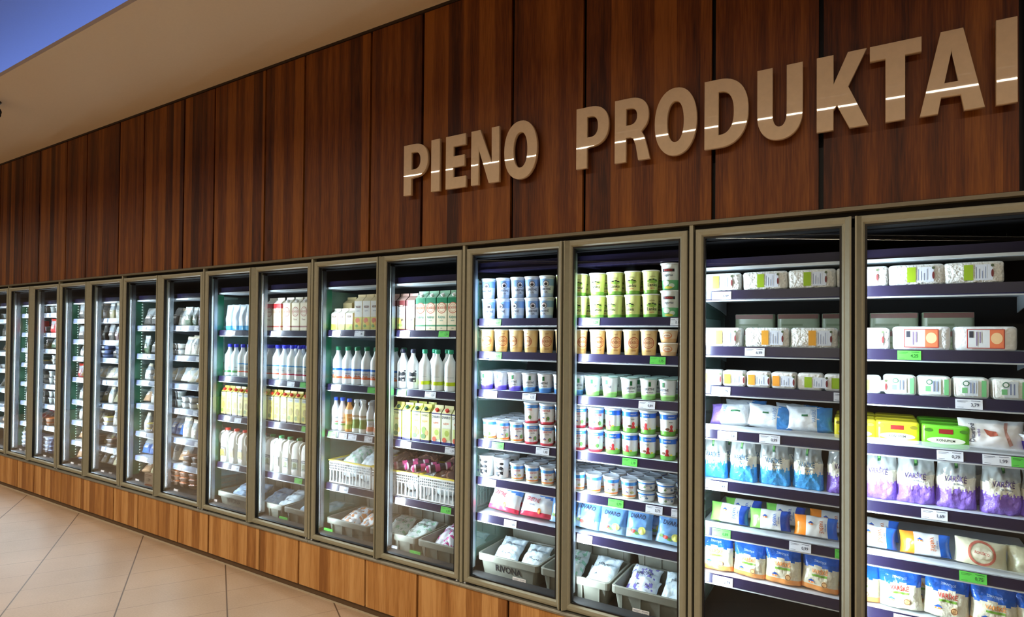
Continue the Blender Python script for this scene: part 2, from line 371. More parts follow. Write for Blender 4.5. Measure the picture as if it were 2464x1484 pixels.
# ------------------------------------------------------------------ letters on the wood
def letter(ch, x0, x1, label):
    Hh = 0.296; W = x1-x0; s = 0.062   # cap height, width, stem
    c = bpy.data.curves.new('l', 'CURVE'); c.dimensions = '2D'; c.fill_mode = 'BOTH'; c.extrude = 0.009; c.bevel_depth = 0.0012; c.bevel_resolution = 0; c.offset = -0.0012
    def add(pts):
        sp = c.splines.new('POLY'); sp.points.add(len(pts)-1); sp.use_cyclic_u = True
        for p, q in zip(sp.points, pts): p.co = (q[0], q[1], 0, 1)
    def arc(cx, cy, rx, ry, a0, a1, n=22, e=1.0):
        r = []
        for i in range(n+1):
            a = math.radians(a0+(a1-a0)*i/n); co, si = math.cos(a), math.sin(a)
            r.append((cx+rx*math.copysign(abs(co)**e, co), cy+ry*math.copysign(abs(si)**e, si)))
        return r
    if ch == 'I': add([(0, 0), (W, 0), (W, Hh), (0, Hh)])
    if ch == 'E':
        t_ = 0.062
        add([(0, 0), (W, 0), (W, t_), (s*0.85, t_), (s*0.85, 0.118), (W*0.93, 0.118), (W*0.93, 0.118+t_), (s*0.85, 0.118+t_), (s*0.85, Hh-t_), (W*0.98, Hh-t_), (W*0.98, Hh), (0, Hh)])
    if ch == 'N': add([(0, 0), (W*0.27, 0), (W*0.26, 0.20), (W*0.64, 0), (W, 0), (W, Hh), (W*0.73, Hh), (W*0.74, 0.105), (W*0.33, Hh), (0, Hh)])
    if ch == 'O':
        o = 0.004
        add(arc(W/2, Hh/2, W/2, Hh/2+o, 0, 360, 44, 0.92)[:-1]); add(arc(W/2, Hh/2, W/2-s*0.93, Hh/2-0.056, 0, 360, 40, 0.92)[:-1])
    if ch == 'D':
        add([(0, 0)] + arc(W*0.32, Hh/2, W*0.68, Hh/2, -90, 90, 26, 0.85) + [(0, Hh)])
        add([(s*0.95, 0.055)] + arc(W*0.36, Hh/2, W*0.64-s*0.95, Hh/2-0.055, -90, 90, 22, 0.85) + [(s*0.95, Hh-0.055)])
    if ch in 'PR':
        yb = 0.100 if ch == 'P' else 0.122; ry = (Hh-yb)/2; st = s*0.92 if ch == 'P' else s*0.9
        ax = W if ch == 'P' else W*0.96
        top = arc(ax*0.42, yb+ry, ax*0.58, ry, 90, -90, 24, 0.85)
        if ch == 'P': out = [(0, 0), (0, Hh)] + top + [(st, yb-0.004), (st, 0)]
        else: out = [(0, 0), (0, Hh)] + top[:-6] + [(W*0.76, 0.132), (W*0.84, 0.108), (W*0.90, 0.07), (W, 0), (W*0.67, 0), (W*0.60, 0.07), (W*0.53, 0.104), (W*0.44, 0.112), (st, 0.112), (st, 0)]
        add(out)
        rr = ry-0.048
        add([(st, yb+ry-rr)] + arc(ax*0.44, yb+ry, ax*0.56-s*0.9, rr, -90, 90, 18, 0.85) + [(st, yb+ry+rr)])
    if ch == 'U':
        o = arc(W/2, 0.105, W/2, 0.109, 180, 360, 26, 0.9); i = arc(W/2, 0.105, W/2-s*0.96, 0.056, 360, 180, 20, 0.9)
        add([(0, Hh)] + o + [(W, Hh), (W-s*0.96, Hh)] + i + [(s*0.96, Hh)])
    if ch == 'K': add([(0, 0), (0, Hh), (s*0.95, Hh), (s*0.95, 0.180), (W*0.61, Hh), (W*0.97, Hh), (W*0.62, 0.162), (W, 0), (W*0.64, 0), (W*0.40, 0.095), (s*0.95, 0.078), (s*0.95, 0)])
    if ch == 'T': add([(0, Hh), (W, Hh), (W, Hh-0.056), (W/2+s*0.5, Hh-0.056), (W/2+s*0.5, 0), (W/2-s*0.5, 0), (W/2-s*0.5, Hh-0.056), (0, Hh-0.056)])
    if ch == 'A':
        add([(0, 0), (W*0.33, Hh), (W*0.68, Hh), (W, 0), (W*0.69, 0), (W*0.64, 0.058), (W*0.34, 0.058), (W*0.29, 0)])
        add([(W*0.39, 0.108), (W*0.60, 0.108), (W*0.50, 0.222)])
    o = bpy.data.objects.new('l', c); COL.objects.link(o)
    me = bpy.data.meshes.new_from_object(o.evaluated_get(bpy.context.evaluated_depsgraph_get()))
    bpy.data.objects.remove(o); me.name = 'wall_letter'
    r = bpy.data.objects.new('wall_letter', me); COL.objects.link(r); me.materials.clear(); me.materials.append(M_LETTER)
    r.location = (x0, -0.034, 2.541); r.rotation_euler = (PI/2, 0, 0)
    # two mounting studs hold the letter off the panels
    spots = {'O': [(W*.5-.005, .02), (W*.5-.005, .265)], 'T': [(W*.5-.005, .06), (W*.5-.005, .24)], 'A': [(W*.12, .03), (W*.48, .26)], 'U': [(.03, .14), (.03, .25)]}.get(ch, [(.025, .06), (.025, .24)])
    for xx, zz in spots:
        MB().box(xx, xx+0.01, zz, zz+0.01, -0.034, -0.009, M_BLACK).build('mounting_stud', r)
    tag(r, label, 'sign letter', 'big letters over the coolers')
M_LETTER = mat((214, 188, 152), 0.5, coat=0.8, key='letter')
M_LETTER.node_tree.nodes['Principled BSDF'].inputs['Coat Roughness'].default_value = 0.02
LET = [('P', -2.324, -2.142), ('I', -2.118, -2.056), ('E', -2.013, -1.874), ('N', -1.839, -1.657), ('O', -1.626, -1.428),
       ('P', -1.209, -1.04), ('R', -1.01, -0.839), ('O', -0.818, -0.629), ('D', -0.597, -0.417), ('U', -0.383, -0.212),
       ('K', -0.163, 0.013), ('T', 0.017, 0.179), ('A', 0.173, 0.361), ('I', 0.391, 0.449)]
LET_LABEL = ['first letter P of the sign word PIENO', 'letter I of the sign word PIENO', 'letter E of the sign word PIENO', 'letter N of the sign word PIENO',
  'letter O ending the sign word PIENO', 'letter P starting the sign word PRODUKTAI', 'letter R of the sign word PRODUKTAI', 'letter O of the sign word PRODUKTAI',
  'letter D of the sign word PRODUKTAI', 'letter U of the sign word PRODUKTAI', 'letter K of the sign word PRODUKTAI', 'letter T of the sign word PRODUKTAI',
  'letter A of the sign word PRODUKTAI', 'last letter I of the sign word PRODUKTAI']
for (ch, a, b), lb in zip(LET, LET_LABEL): letter(ch, a, b, 'big tan ' + lb)

# ------------------------------------------------------------------ the coolers
XU = [-0.662 - 1.25*k for k in range(-1, 8)]      # left edge of each cooler, right to left: index 0 is the one beyond the right edge of the photo
UNAME = ['cooler cut by the right edge', 'rightmost cooler', 'second cooler from the right', 'third cooler from the right', 'fourth cooler from the right', 'fourth cooler from the left', 'third cooler from the left', 'second cooler from the left', 'leftmost cooler']
# shelf heights (top face of the shelf) from top to bottom
SH = {1: [1.935, 1.682, 1.504, 1.305, 1.075, 0.862, 0.650], 2: [1.818, 1.632, 1.415, 1.130, 0.918, 0.712], 3: [1.750, 1.384, 1.066, 0.712],
      4: [1.745, 1.384, 1.075, 0.705], 5: [1.782, 1.530, 1.292, 1.083, 0.833, 0.615], 6: [1.853, 1.645, 1.473, 1.262, 1.035, 0.829, 0.627],
      7: [1.919, 1.708, 1.535, 1.371, 1.158, 0.945, 0.715], 8: [1.86, 1.66, 1.48, 1.28, 1.05, 0.83, 0.64]}
YR, YB = 0.125, 0.70      # front and back of the shelves
def frame_sweep(mb, x0, x1, z0, z1, prof, m):
    """prof: (inset, y) points swept round the rectangle with mitred corners."""
    rings = [[(x0+d, y, z0+d), (x1-d, y, z0+d), (x1-d, y, z1-d), (x0+d, y, z1-d)] for d, y in prof]
    mb.loft(rings, m, False, False, smooth=False)
FPROF = [(0, 0.04), (0, 0.003), (0.003, 0), (0.012, -0.003), (0.026, -0.001), (0.032, 0.006), (0.034, 0.012), (0.034, 0.04)]
def door(x, wd, side, root, ht):
    # side: where the finger-grip lip runs ('r' on a left door, 'l' on a right door)
    z0, z1 = 0.366, 2.204
    mb = MB(); frame_sweep(mb, 0, wd, z0, z1, FPROF, M_FRAME)
    d = mb.build('door', root, (x, 0, 0))
    g = MB(); frame_sweep(g, 0.034, wd-0.034, z0+0.034, z1-0.034, [(0, 0.010), (0.007, 0.010), (0.007, 0.03)], M_GASKET); g.build('gasket', d)
    MB().box(0.038, wd-0.038, 0.016, 0.021, z0+0.038, z1-0.038, M_GLASS).build('glass_pane', d)
    gx = wd if side == 'r' else 0
    q = -1 if side == 'r' else 1
    h = MB(); pr = [(0, 0.0), (0, -0.024), (q*0.006, -0.026), (q*0.022, -0.002), (q*0.022, 0.0)]
    h.loft([[(gx+a, b, z0+0.006+(0.02 if k == 0 else 0)*0), ] and [(gx+a, b, zz) for a, b in pr] for k, zz in enumerate((z0+0.004, z1-0.004))], M_FRAME, smooth=False)
    h.build('grip_strip', d)
    hx = 0.05 if side == 'r' else wd-0.05
    hb = MB(); hb.box(hx-0.03, hx+0.03, 0.0, 0.02, z0-0.006, z0-0.001, M_GASKET); hb.box(hx-0.045 if side == 'r' else hx+0.035, hx-0.035 if side == 'r' else hx+0.045, -0.002, 0.02, z0-0.007, z0, M_STEEL)
    hb.build('hinge', d)
    return d
def rail(root, x0, x1, z, light):
    pass
def shelf(root, x0, x1, z, light, lip):
    s = MB().box(x0, x1, YR+0.004, YB, z-0.02, z, M_SHELF)
    s.box(x0, x1, YR-0.002, YR+0.012, z-0.046, z-0.040, M_STEEL)
    o = s.build('shelf', root)
    r = MB(); pr = [(YR+0.004, z+0.002), (YR-0.002, z+0.003), (YR-0.008, z-0.036), (YR-0.004, z-0.040), (YR+0.004, z-0.040)]
    r.loft([[(xx, a, b) for a, b in pr] for xx in (x0, x1)], M_RAIL_LIT if light else M_RAIL, smooth=False)
    r.build('price_rail', o)
    if lip: MB().box(x0, x1, YR-0.006, YR-0.003, z+0.001, z+0.026, M_CLEAR).build('clear_front_lip', o)
    for bx in (x0, x1-0.004):
        MB().loft([[(bx+e, a, b) for a, b in ((YR+0.03, z-0.02), (YB, z-0.02), (YB, z-0.09), (YB-0.1, z-0.075), (YR+0.03, z-0.035))] for e in (0, 0.004)], M_SHELF, smooth=False).build('bracket', o)
M_CLEAR = mat((225, 235, 245), 0.08, alpha=0.25)
M_DOT_GLOW = glow_mat((0.8, 1.0, 0.95), 3.0)  # emission imitates bright glints on the panel perforations; no lamps there
LEDP = {1: 13.5, 2: 22.0, 3: 15.0, 4: 16.0, 5: 14.0, 6: 13.0, 7: 13.0, 8: 13.0}
for k in range(0, 9):
    x0 = XU[k]; x1 = x0+1.25
    t = empty('display_cooler', (x0, 0, 0))
    tag(t, ['tall glass door cooler cut off by the right edge of the photo', 'rightmost full cooler, with white curd blocks and clear bags',
            'cooler with stacked cream tubs and yogurt cups, under the gap between the sign words', 'cooler with green topped cartons, milk bottles and white wire-like baskets',
            'cooler with blue capped bottles and white handled milk jugs', 'cooler with cheese packs and orange smoked packs at its bottom', 'cooler with clear olive coloured packs, third from the left end',
            'cooler with red packs and stacked white trays, second from the left', 'leftmost cooler, only a sliver of it in view'][k], 'cooler', 'glass door coolers along the wall')
    body = MB()
    body.box(0, 1.25, 0.10, 0.74, 0.34, 0.362, M_LINER).box(0, 1.25, 0.10, 0.74, 2.16, 2.20, M_BLACK).box(0, 1.25, 0.72, 0.74, 0.36, 2.17, M_LINER)
    body.box(0, 1.25, 0.10, 0.112, 0.36, 0.392, M_BASE)
    body.build('cabinet', t)
    # outer frame: sill, head, side posts and centre post
    f = MB()
    sill = [(0.045, 0.332), (0.0, 0.332), (-0.008, 0.338), (-0.010, 0.347), (-0.004, 0.356), (0.045, 0.358)]
    f.loft([[(xx, a, b) for a, b in sill] for xx in (0.001, 1.249)], M_SILL, smooth=False)
    f.box(0, 1.25, 0.03, 0.1, 2.165, 2.226, M_GASKET).box(0, 1.25, 0.03, 0.1, 0.34, 0.40, M_GASKET)
    for px in (0, 1.242): f.box(px, px+0.008, -0.001, 0.05, 0.36, 2.226, M_FRAME)
    f.box(0.0, 0.02, 0.025, 0.10, 0.36, 2.2, M_GASKET).box(1.23, 1.25, 0.025, 0.10, 0.36, 2.2, M_GASKET).box(0.605, 0.642, 0.03, 0.10, 0.36, 2.2, M_GASKET)
    f.build('frame', t)
    door(0.018, 0.600, 'r', t, 0); door(0.630, 0.602, 'l', t, 0)
    for lx, wdt in ((0.022, 0), (0.643, 0)):
        MB().box(lx-0.002, lx+0.006, 0.030, 0.065, 0.42, 2.15, M_STEEL).build('light_strip', t)
        MB().box(lx-0.002, lx+0.005, 0.075, 0.10, 0.42, 2.15, mat((150, 158, 165), 0.3, 0.6)).build('mullion_trim', t)
    if k:
        for i, z in enumerate(SH[k]):
            shelf(t, 0.012, 1.238, z, k >= 5, k == 1 and i in (3, 5))
        # lighting canopy above the top shelf
        cz = 2.10 if k == 2 else (2.045 if k < 5 else 2.015)
        MB().box(0.012, 1.238, 0.13, 0.14, cz, cz+0.04, M_RAIL).box(0.012, 1.238, 0.12, 0.30, cz-0.012, cz, M_RAIL if k == 2 else M_STEEL).build('canopy', t)
        d = MB().box(0.002, 0.007, 0.135, 0.70, 0.46, 2.02, M_DIV).build('end_panel', t)
        if k >= 3:
            MB().box(0.0005, 0.0085, 0.112, 0.165, 0.44, 2.03, M_GREEN).build('green_edge', d)
            dt = MB()
            for j in range(60):
                zz = 0.47+j*0.026
                dt.lathe([(0.0035, 0), (0.0035, 0.0012)], M_DOT_GLOW, seg=8) if False else dt.box(0.0086, 0.0096, 0.162, 0.168, zz, zz+0.007, M_DOT_GLOW)
            if k >= 5: dt.build('glowing_perforation', d)
        elif k == 2: MB().box(0.0005, 0.0085, 0.125, 0.137, 0.44, 2.05, mat((120, 190, 180), 0.15, alpha=0.7)).build('glass_edge', d)
    tag(t, kind='thing')
# light strips in the door frames of the coolers
for k in range(1, 9):
    for lx in (0.030, 0.651):
        area_light('cooler_led', (XU[k]+lx, 0.050, 1.225), (0.90, 0.43, 0), 0.012, 1.58, LEDP[k], COOL, 170)
        area_light('cooler_led', (XU[k]+lx-0.036, 0.050, 1.225), (-0.90, 0.43, 0), 0.012, 1.58, LEDP[k], COOL, 170)

# ------------------------------------------------------------------ goods: prototypes
PROTO = {}
FULL = {}
WHT = (236, 238, 236)
def rings_prof(zs, rf, bands, base):
    """profile with a material per height band"""
    cuts = sorted(set([zs[0], zs[-1]] + [b for q in bands for b in q[:2] if zs[0] < b < zs[-1]] + list(zs)))
    prof = [(rf(z), z) for z in cuts]; ms = []
    for a, b in zip(cuts, cuts[1:]):
        c = base; zm = (a+b)/2
        for q in bands:
            if q[0] <= zm <= q[1]: c = q[2]
        ms.append(mat(c, 0.35))
    return prof, ms
def hide(o):
    for c in [o]+kids(o):
        pass
def tub(key, rt, rb, h, base, bands, lid, art, lid_h=0.006, foil=False):
    t = empty('cream_tub' if h > 0.1 else 'yogurt_cup')
    rf = lambda z: rb+(rt-rb)*max(0, min(1, z/h))
    b = MB(); prof, ms = rings_prof([0, h-lid_h-0.006], rf, bands, base)
    prof = [(rb*0.9, 0.0), (rb, 0.003)] + prof[1:] + [(rt+0.002, h-lid_h-0.004), (rt+0.002, h-lid_h)]
    ms = [ms[0]] + ms + [mat(base, 0.35)]*2
    ms = ms[:len(prof)-1]
    b.lathe(prof, ms, 30); b.build('cup', t)
    l = MB(); lm = mat(lid, 0.25 if foil else 0.4, 0.4 if foil else 0)
    l.lathe([(rt+0.0035, h-lid_h), (rt+0.0035, h-0.001), (rt+0.001, h), (rt-0.004, h), (rt-0.006, h-0.003), (0.001, h-0.003)], lm, 30, cap0=True); l.build('lid', t)
    if art:
        p = MB(); art_mesh(p, art, cyl_map(rf)); p.build('printed_label', t)
    return t
def bottle(key, r, h, base, bands, cap, art, neck=0.013, caph=0.02, sh=0.60, waist=0.0):
    t = empty('milk_bottle')
    def rf(z):
        q = z/h
        if q < 0.03: return r*(0.86+0.14*q/0.03)
        if q < sh: return r*(1-waist*math.sin(PI*(q-0.03)/(sh-0.03))**4)
        if q < 0.86: e = (q-sh)/(0.86-sh); return neck+(r-neck)*(0.5+0.5*math.cos(PI*min(1, e)))**0.9
        return neck
    zs = [h*i/30 for i in range(28)]
    b = MB(); prof, ms = rings_prof(zs, rf, bands, base); b.lathe(prof, ms, 26); b.build('bottle_body', t)
    z0 = zs[-1]
    MB().lathe([(neck+0.003, z0), (neck+0.004, z0+0.004), (neck+0.0035, h-0.002), (neck+0.001, h)], mat(cap, 0.35), 20).build('cap', t)
    if art:
        p = MB(); art_mesh(p, art, cyl_map(rf)); p.build('printed_label', t)
    return t
def carton(key, w, d, h, front, side, bands, art, cap=None, gab=0.045, top=None):
    t = empty('drink_carton')
    hb = h-gab
    b = MB(); mf, ms_, mt = mat(front, 0.35), mat(side, 0.35), mat(top or side, 0.35)
    x, y = w/2, d/2
    cuts = sorted(set([0, hb]+[v for q in bands for v in q[:2]]))
    for a, c in zip(cuts, cuts[1:]):
        cf = front; cs = side
        for q in bands:
            if q[0] <= (a+c)/2 <= q[1]: cf = q[2]; cs = q[3] if len(q) > 3 else q[2]
        for (p, q_, m) in (((-x, -y), (x, -y), mat(cf, 0.35)), ((x, -y), (x, y), mat(cs, 0.35)), ((x, y), (-x, y), mat(cf, 0.35)), ((-x, y), (-x, -y), mat(cs, 0.35))):
            i = len(b.v); b.v += [(p[0], p[1], a), (q_[0], q_[1], a), (q_[0], q_[1], c), (p[0], p[1], c)]; b.face((i, i+1, i+2, i+3), m)
    i = len(b.v); zr = h-0.016
    b.v += [(-x, -y, 0), (x, -y, 0), (x, y, 0), (-x, y, 0), (-x, -y, hb), (x, -y, hb), (x, y, hb), (-x, y, hb), (-x*0.98, 0, zr), (x*0.98, 0, zr), (-x*0.98, 0, h), (x*0.98, 0, h), (-x*0.55, 0, zr-0.006), (x*0.55, 0, zr-0.006)]
    b.face((i, i+3, i+2, i+1), ms_); b.face((i+4, i+5, i+9, i+8), mt); b.face((i+6, i+7, i+8, i+9), mt)
    b.face((i+5, i+13, i+9), mt); b.face((i+5, i+6, i+13), mt); b.face((i+6, i+9, i+13), mt)
    b.face((i+4, i+8, i+12), mt); b.face((i+7, i+4, i+12), mt); b.face((i+7, i+12, i+8), mt)
    b.box(-x*0.99, x*0.99, -0.0015, 0.0015, zr, h, mat(WHT if top is None else top, 0.35)); b.build('carton_body', t)
    if cap:
        sl = math.atan2(zr-hb, y)
        c = MB().lathe([(0.0125, 0), (0.0125, 0.013), (0.010, 0.015)], mat(cap, 0.35), 18).build('cap', t)
        c.matrix_local = Matrix.Translation((0, -y*0.55, hb+(zr-hb)*0.45)) @ Matrix.Rotation(-(sl-PI)+PI if False else sl, 4, 'X')
    if art:
        p = MB(); art_mesh(p, art, flat_map(-y)); p.build('printed_front', t)
    return t
def sealed_bag(key, w, h, T, colf, art, clear_from=None, ns=18, nz=22, seed=0, name='food_bag', lean=0.0, low=0.75, crumple=1.0, jag=0.0):
    """a soft bag standing on its bulging bottom, flat welded top; front towards -Y"""
    t = empty(name)
    def th(u, z):   # half thickness
        e = z/h; s = max(0, 1-abs(2*u/w)**2.6)**0.55
        prof = (low+(1-low)*math.sin(min(1, e/0.3)*PI/2)) * (1 if e < 0.35 else max(0, math.cos((e-0.35)/0.65*PI/2))**0.8)
        return T/2*s*prof+0.0012
    def pt(u, z, sgn, lift=0):
        n = noise.noise((u*28+seed, z*28, sgn*3+seed))*0.006*crumple + noise.noise((u*70+seed, z*50, 5+sgn))*0.0025*crumple
        tt = th(u, z)+n*min(1, th(u, z)/0.01)
        zz = z + 0.004*noise.noise((u*40, seed+2, z*8))*crumple*(z/h)
        wf = 1-0.16*(z/h)*abs(noise.noise((seed, z*9, 1)))*crumple - 0.05*math.sin(PI*min(1, z/h))
        u = u + .007*crumple*(z/h)*noise.noise((seed+3, z*11, 2))
        return (u*wf, sgn*(max(0.001, tt)+lift)+lean*z, max(0, zz))
    b = MB()
    cl = {}
    for sgn in (-1, 1):
        base = len(b.v)
        for i in range(nz+1):
            for j in range(ns+1): b.v.append(pt(w*(j/ns-0.5), h*i/nz, sgn))
        for i in range(nz):
            for j in range(ns):
                a = base+i*(ns+1)+j; u = (j+0.5)/ns-0.5; v = (i+0.5)/nz
                q = (a, a+1, a+ns+2, a+ns+1) if sgn < 0 else (a+1, a, a+ns+1, a+ns+2)
                b.face(q, colf(u, v+jag*noise.noise((u*9, seed, 4))), True)
        cl[sgn] = base
    for i in range(nz):
        for j in (0, ns):
            a, c = cl[-1]+i*(ns+1)+j, cl[1]+i*(ns+1)+j; q = (a, a+ns+1, c+ns+1, c); b.face(q if j == 0 else q[::-1], colf(j/ns-0.5, (i+.5)/nz), True)
    for j in range(ns):
        for i in (0, nz):
            a, c = cl[-1]+i*(ns+1)+j, cl[1]+i*(ns+1)+j; q = (a, c, c+1, a+1); b.face(q if i == 0 else q[::-1], colf((j+.5)/ns-.5, i/nz), True)
    b.build('bag', t)
    if art:
        p = MB(); art_mesh(p, art, lambda u, z, l: pt(u, z, -1, l+0.0012)); p.build('printed_label', t)
    return t
def block(key, w, d, h, base, art, r=0.012, wob=0.0, rough=0.3, bump=0.0, bs=60, name='curd_block'):
    t = empty(name)
    MB().rbox(w, d, h, r, mat(base, rough, bump=bump, bscale=bs), wob=wob, seed=len(PROTO)).build('wrapped_block', t)
    if art:
        p = MB(); art_mesh(p, art, flat_map(-d/2-wob)); p.build('printed_label', t)
    return t
def jug(key, cap, label):
    t = empty('milk_jug'); h = 0.262; b = MB(); m = mat((240, 240, 232), 0.38)
    rings = []
    for z, wx, dy, ox in ((0, .040, .040, 0), (.004, .044, .044, 0), (.10, .044, .044, 0), (.17, .044, .044, 0), (.200, .043, .042, 0), (.222, .036, .034, .0), (.236, .022, .020, .0), (.242, .016, .016, .0), (.250, .016, .016, .0)):
        ring = []
        for j in range(28):
            a = 2*PI*(j+.5)/28; c, s = math.cos(a), math.sin(a); e = 0.45 if z < .23 else .9
            ring.append((ox+wx*math.copysign(abs(c)**e, c), dy*math.copysign(abs(s)**e, s), z))
        rings.append(ring)
    b.loft(rings, m); b.build('jug_body', t)
    MB().tube([(-.018, -.012, .240), (-.034, -.024, .236), (-.047, -.034, .222), (-.051, -.037, .195), (-.049, -.036, .165), (-.040, -.032, .148)], .0085, m, 10).build('handle', t)
    MB().lathe([(.019, .247), (.020, .25), (.020, .262), (.017, .265)], mat(cap, .4), 20).build('cap', t)
    p = MB(); art_mesh(p, label, flat_map(-.0445)); p.build('printed_label', t)
    return t
def roundel(u, z, r, col, inner=WHT, word='ROKIŠKIO'):
    return [('disc', u, z, r, r, inner), ('ring', u, z, r*.86, r, col), ('ring', u, z, r*.62, r*.68, col), ('text', u, z, r*.62, word, col, 0, .62)]
def house(u, z, s):
    return [('poly', [(u-s, z), (u+s, z), (u, z+s*.75)], (30, 90, 180)), ('rect', u-s*.7, u+s*.7, z-s*.5, z, (240, 140, 60)), ('rect', u-s*.3, u, z-s*.4, z-s*.1, WHT)]
def lines(u0, u1, z, n, dz, col, th=.0012):
    return [('rect', u0, u1-(i % 3)*.15*(u1-u0), z-i*dz, z-i*dz+th, col) for i in range(n)]
BL, RD, GR, DK = (36, 96, 186), (196, 44, 48), (60, 150, 70), (24, 24, 30)
# tubs and cups -------------------------------------------------
sky = [(0, .03, (200, 214, 236)), (.06, .093, (120, 160, 214))]
P = PROTO
P['sky_tub'] = tub('a', .0410, .034, .117, (214, 226, 242), [(.062, .098, (136, 174, 224)), (0, .02, (176, 198, 230))], (232, 238, 246),
    [('disc', 0, .072, .017, .017, (226, 232, 240)), ('ring', 0, .072, .0145, .017, (60, 50, 60)), ('disc', 0, .070, .009, .007, (50, 40, 44)), ('text', 0, .079, .006, 'ŪKIS', RD), ('text', 0, .042, .0155, 'GRIETINĖ', (30, 40, 80), 0, .8), ('text', 0, .026, .013, '12%', (30, 40, 90))])
P['lanku_tub'] = tub('b', .0410, .034, .117, (222, 226, 150), [(0, .018, (120, 170, 70))], (240, 242, 240),
    [('disc', 0, .062, .026, .010, (150, 190, 80)), ('disc', -.012, .068, .007, .003, DK), ('disc', .004, .071, .006, .0028, DK), ('disc', .016, .067, .007, .003, DK), ('text', 0, .043, .022, 'Lanku', (40, 40, 40), 0, .9), ('text', 0, .028, .008, 'jogurtas', RD), ('text', 0, .085, .008, 'natūralus', (110, 90, 60))])
P['greek_tub'] = tub('c', .046, .038, .132, (240, 244, 240), [(.0, .048, (120, 196, 140))], (244, 246, 244),
    [('rect', -.03, .03, .088, .102, DK), ('text', 0, .095, .011, 'ROKIŠKIO', (220, 60, 60), 0, .8), ('text', 0, .072, .016, 'jogurtas', (80, 96, 110)), ('disc', -.012, .034, .016, .013, (236, 246, 236)), ('disc', .016, .022, .013, .010, (236, 246, 236)), ('disc', 0, .012, .02, .006, (230, 220, 80))])
P['caramel_tub'] = tub('d', .0410, .034, .128, (226, 196, 142), [(0, .03, (214, 174, 110))], (244, 242, 236),
    roundel(0, .062, .028, (170, 84, 50), (230, 196, 150), 'ROKIŠKIO')+[('text', 0, .022, .009, 'naminė', (150, 90, 50)), ('text', 0, .104, .008, 'varškė', (160, 100, 60))])
P['caramel_bowl'] = tub('e', .0465, .036, .064, (236, 214, 180), [(0, .02, (220, 180, 130))], (244, 240, 232), [('disc', 0, .034, .024, .015, (226, 150, 100)), ('disc', 0, .036, .018, .010, (240, 224, 200)), ('text', .0, .035, .010, 'grūdėta', (150, 70, 40))])
for key, col in (('purple_cup', (92, 70, 178)), ('blue_cup', (70, 128, 196)), ('green_cup', (128, 178, 96))):
    P[key] = tub(key, .0415, .034, .105, (240, 242, 244), [(0, .022, col), (.022, .028, tuple(min(255, c+60) for c in col))], (206, 212, 220) if key != 'green_cup' else (176, 200, 190),
        [('rect', -.006, .006, .066, .088, (30, 110, 60)), ('text', 0, .052, .0145, 'GRIETINĖ', (60, 70, 90), 0, .8), ('text', 0, .037, .008, '30% riebumo', (90, 96, 110))], foil=True)
red_art = [('text', 0, .075, .0145, 'GRIETINĖ', RD, 0, .85), ('text', 0, .062, .008, 'kaimiška', (70, 80, 100))]+house(-.014, .036, .010)+[('disc', .014, .034, .008, .011, (90, 140, 70)), ('rect', .004, .007, .02, .04, (150, 60, 40))]
P['red_tub'] = tub('f', .0420, .036, .114, (240, 240, 238), [(0, .014, (196, 40, 60)), (.084, .100, (70, 140, 210))], (226, 232, 238), red_art+[('text', 0, .092, .008, 'ŽEMAITIJOS', WHT)])
P['orange_tub'] = tub('g', .0415, .036, .114, (240, 240, 238), [(0, .006, (226, 220, 200)), (.008, .018, (240, 130, 50)), (.084, .100, (70, 140, 210))], (200, 206, 214), red_art, foil=True)
P['meadow_tub'] = tub('h', .0412, .036, .116, (240, 244, 244), [(0, .024, (110, 180, 70)), (.080, .103, (30, 110, 214))], (236, 242, 248),
    [('text', 0, .091, .009, 'GRIETINĖ', WHT), ('disc', 0, .045, .007, .010, (214, 50, 60)), ('poly', [(-.012, .022), (.012, .022), (0, .045)], (200, 40, 50)), ('disc', -.018, .034, .010, .006, (120, 80, 60)), ('text', -.004, .068, .008, 'lengva', (60, 90, 70)), ('disc', .019, .028, .006, .004, (240, 220, 60))])
P['low_tub'] = tub('i', .0410, .033, .098, (240, 240, 238), [(0, .008, (232, 222, 190)), (.010, .018, (240, 132, 56)), (.066, .082, (60, 140, 214))], (206, 212, 220),
    [('text', 0, .057, .011, 'GRIETINĖ', RD)]+house(-.012, .032, .008)+[('disc', .014, .032, .010, .007, (190, 180, 120))], foil=True)
P['flat_tub'] = tub('j', .0430, .038, .052, (236, 238, 238), [(0, .01, (220, 224, 220)), (.032, .040, (50, 120, 200))], (170, 180, 190), [('text', 0, .026, .010, 'GRIETINĖ', (70, 90, 120)), ('disc', -.016, .018, .006, .005, (120, 160, 110)), ('disc', .016, .018, .007, .005, (90, 120, 150))], foil=True)
cow = [('poly', [(-.024, .018), (-.004, .012), (.006, .026), (.022, .020), (.024, .060), (.010, .070), (-.002, .060), (-.020, .074), (-.026, .05)], DK), ('text', 0, .044, .014, 'GRIETINĖ', WHT, 0, .72), ('disc', .014, .084, .012, .007, DK), ('disc', -.02, .09, .009, .006, DK), ('disc', 0, .03, .006, .006, WHT)]
P['cow_tub'] = tub('k', .0460, .040, .118, (240, 240, 238), [], (200, 204, 208), cow, foil=True)
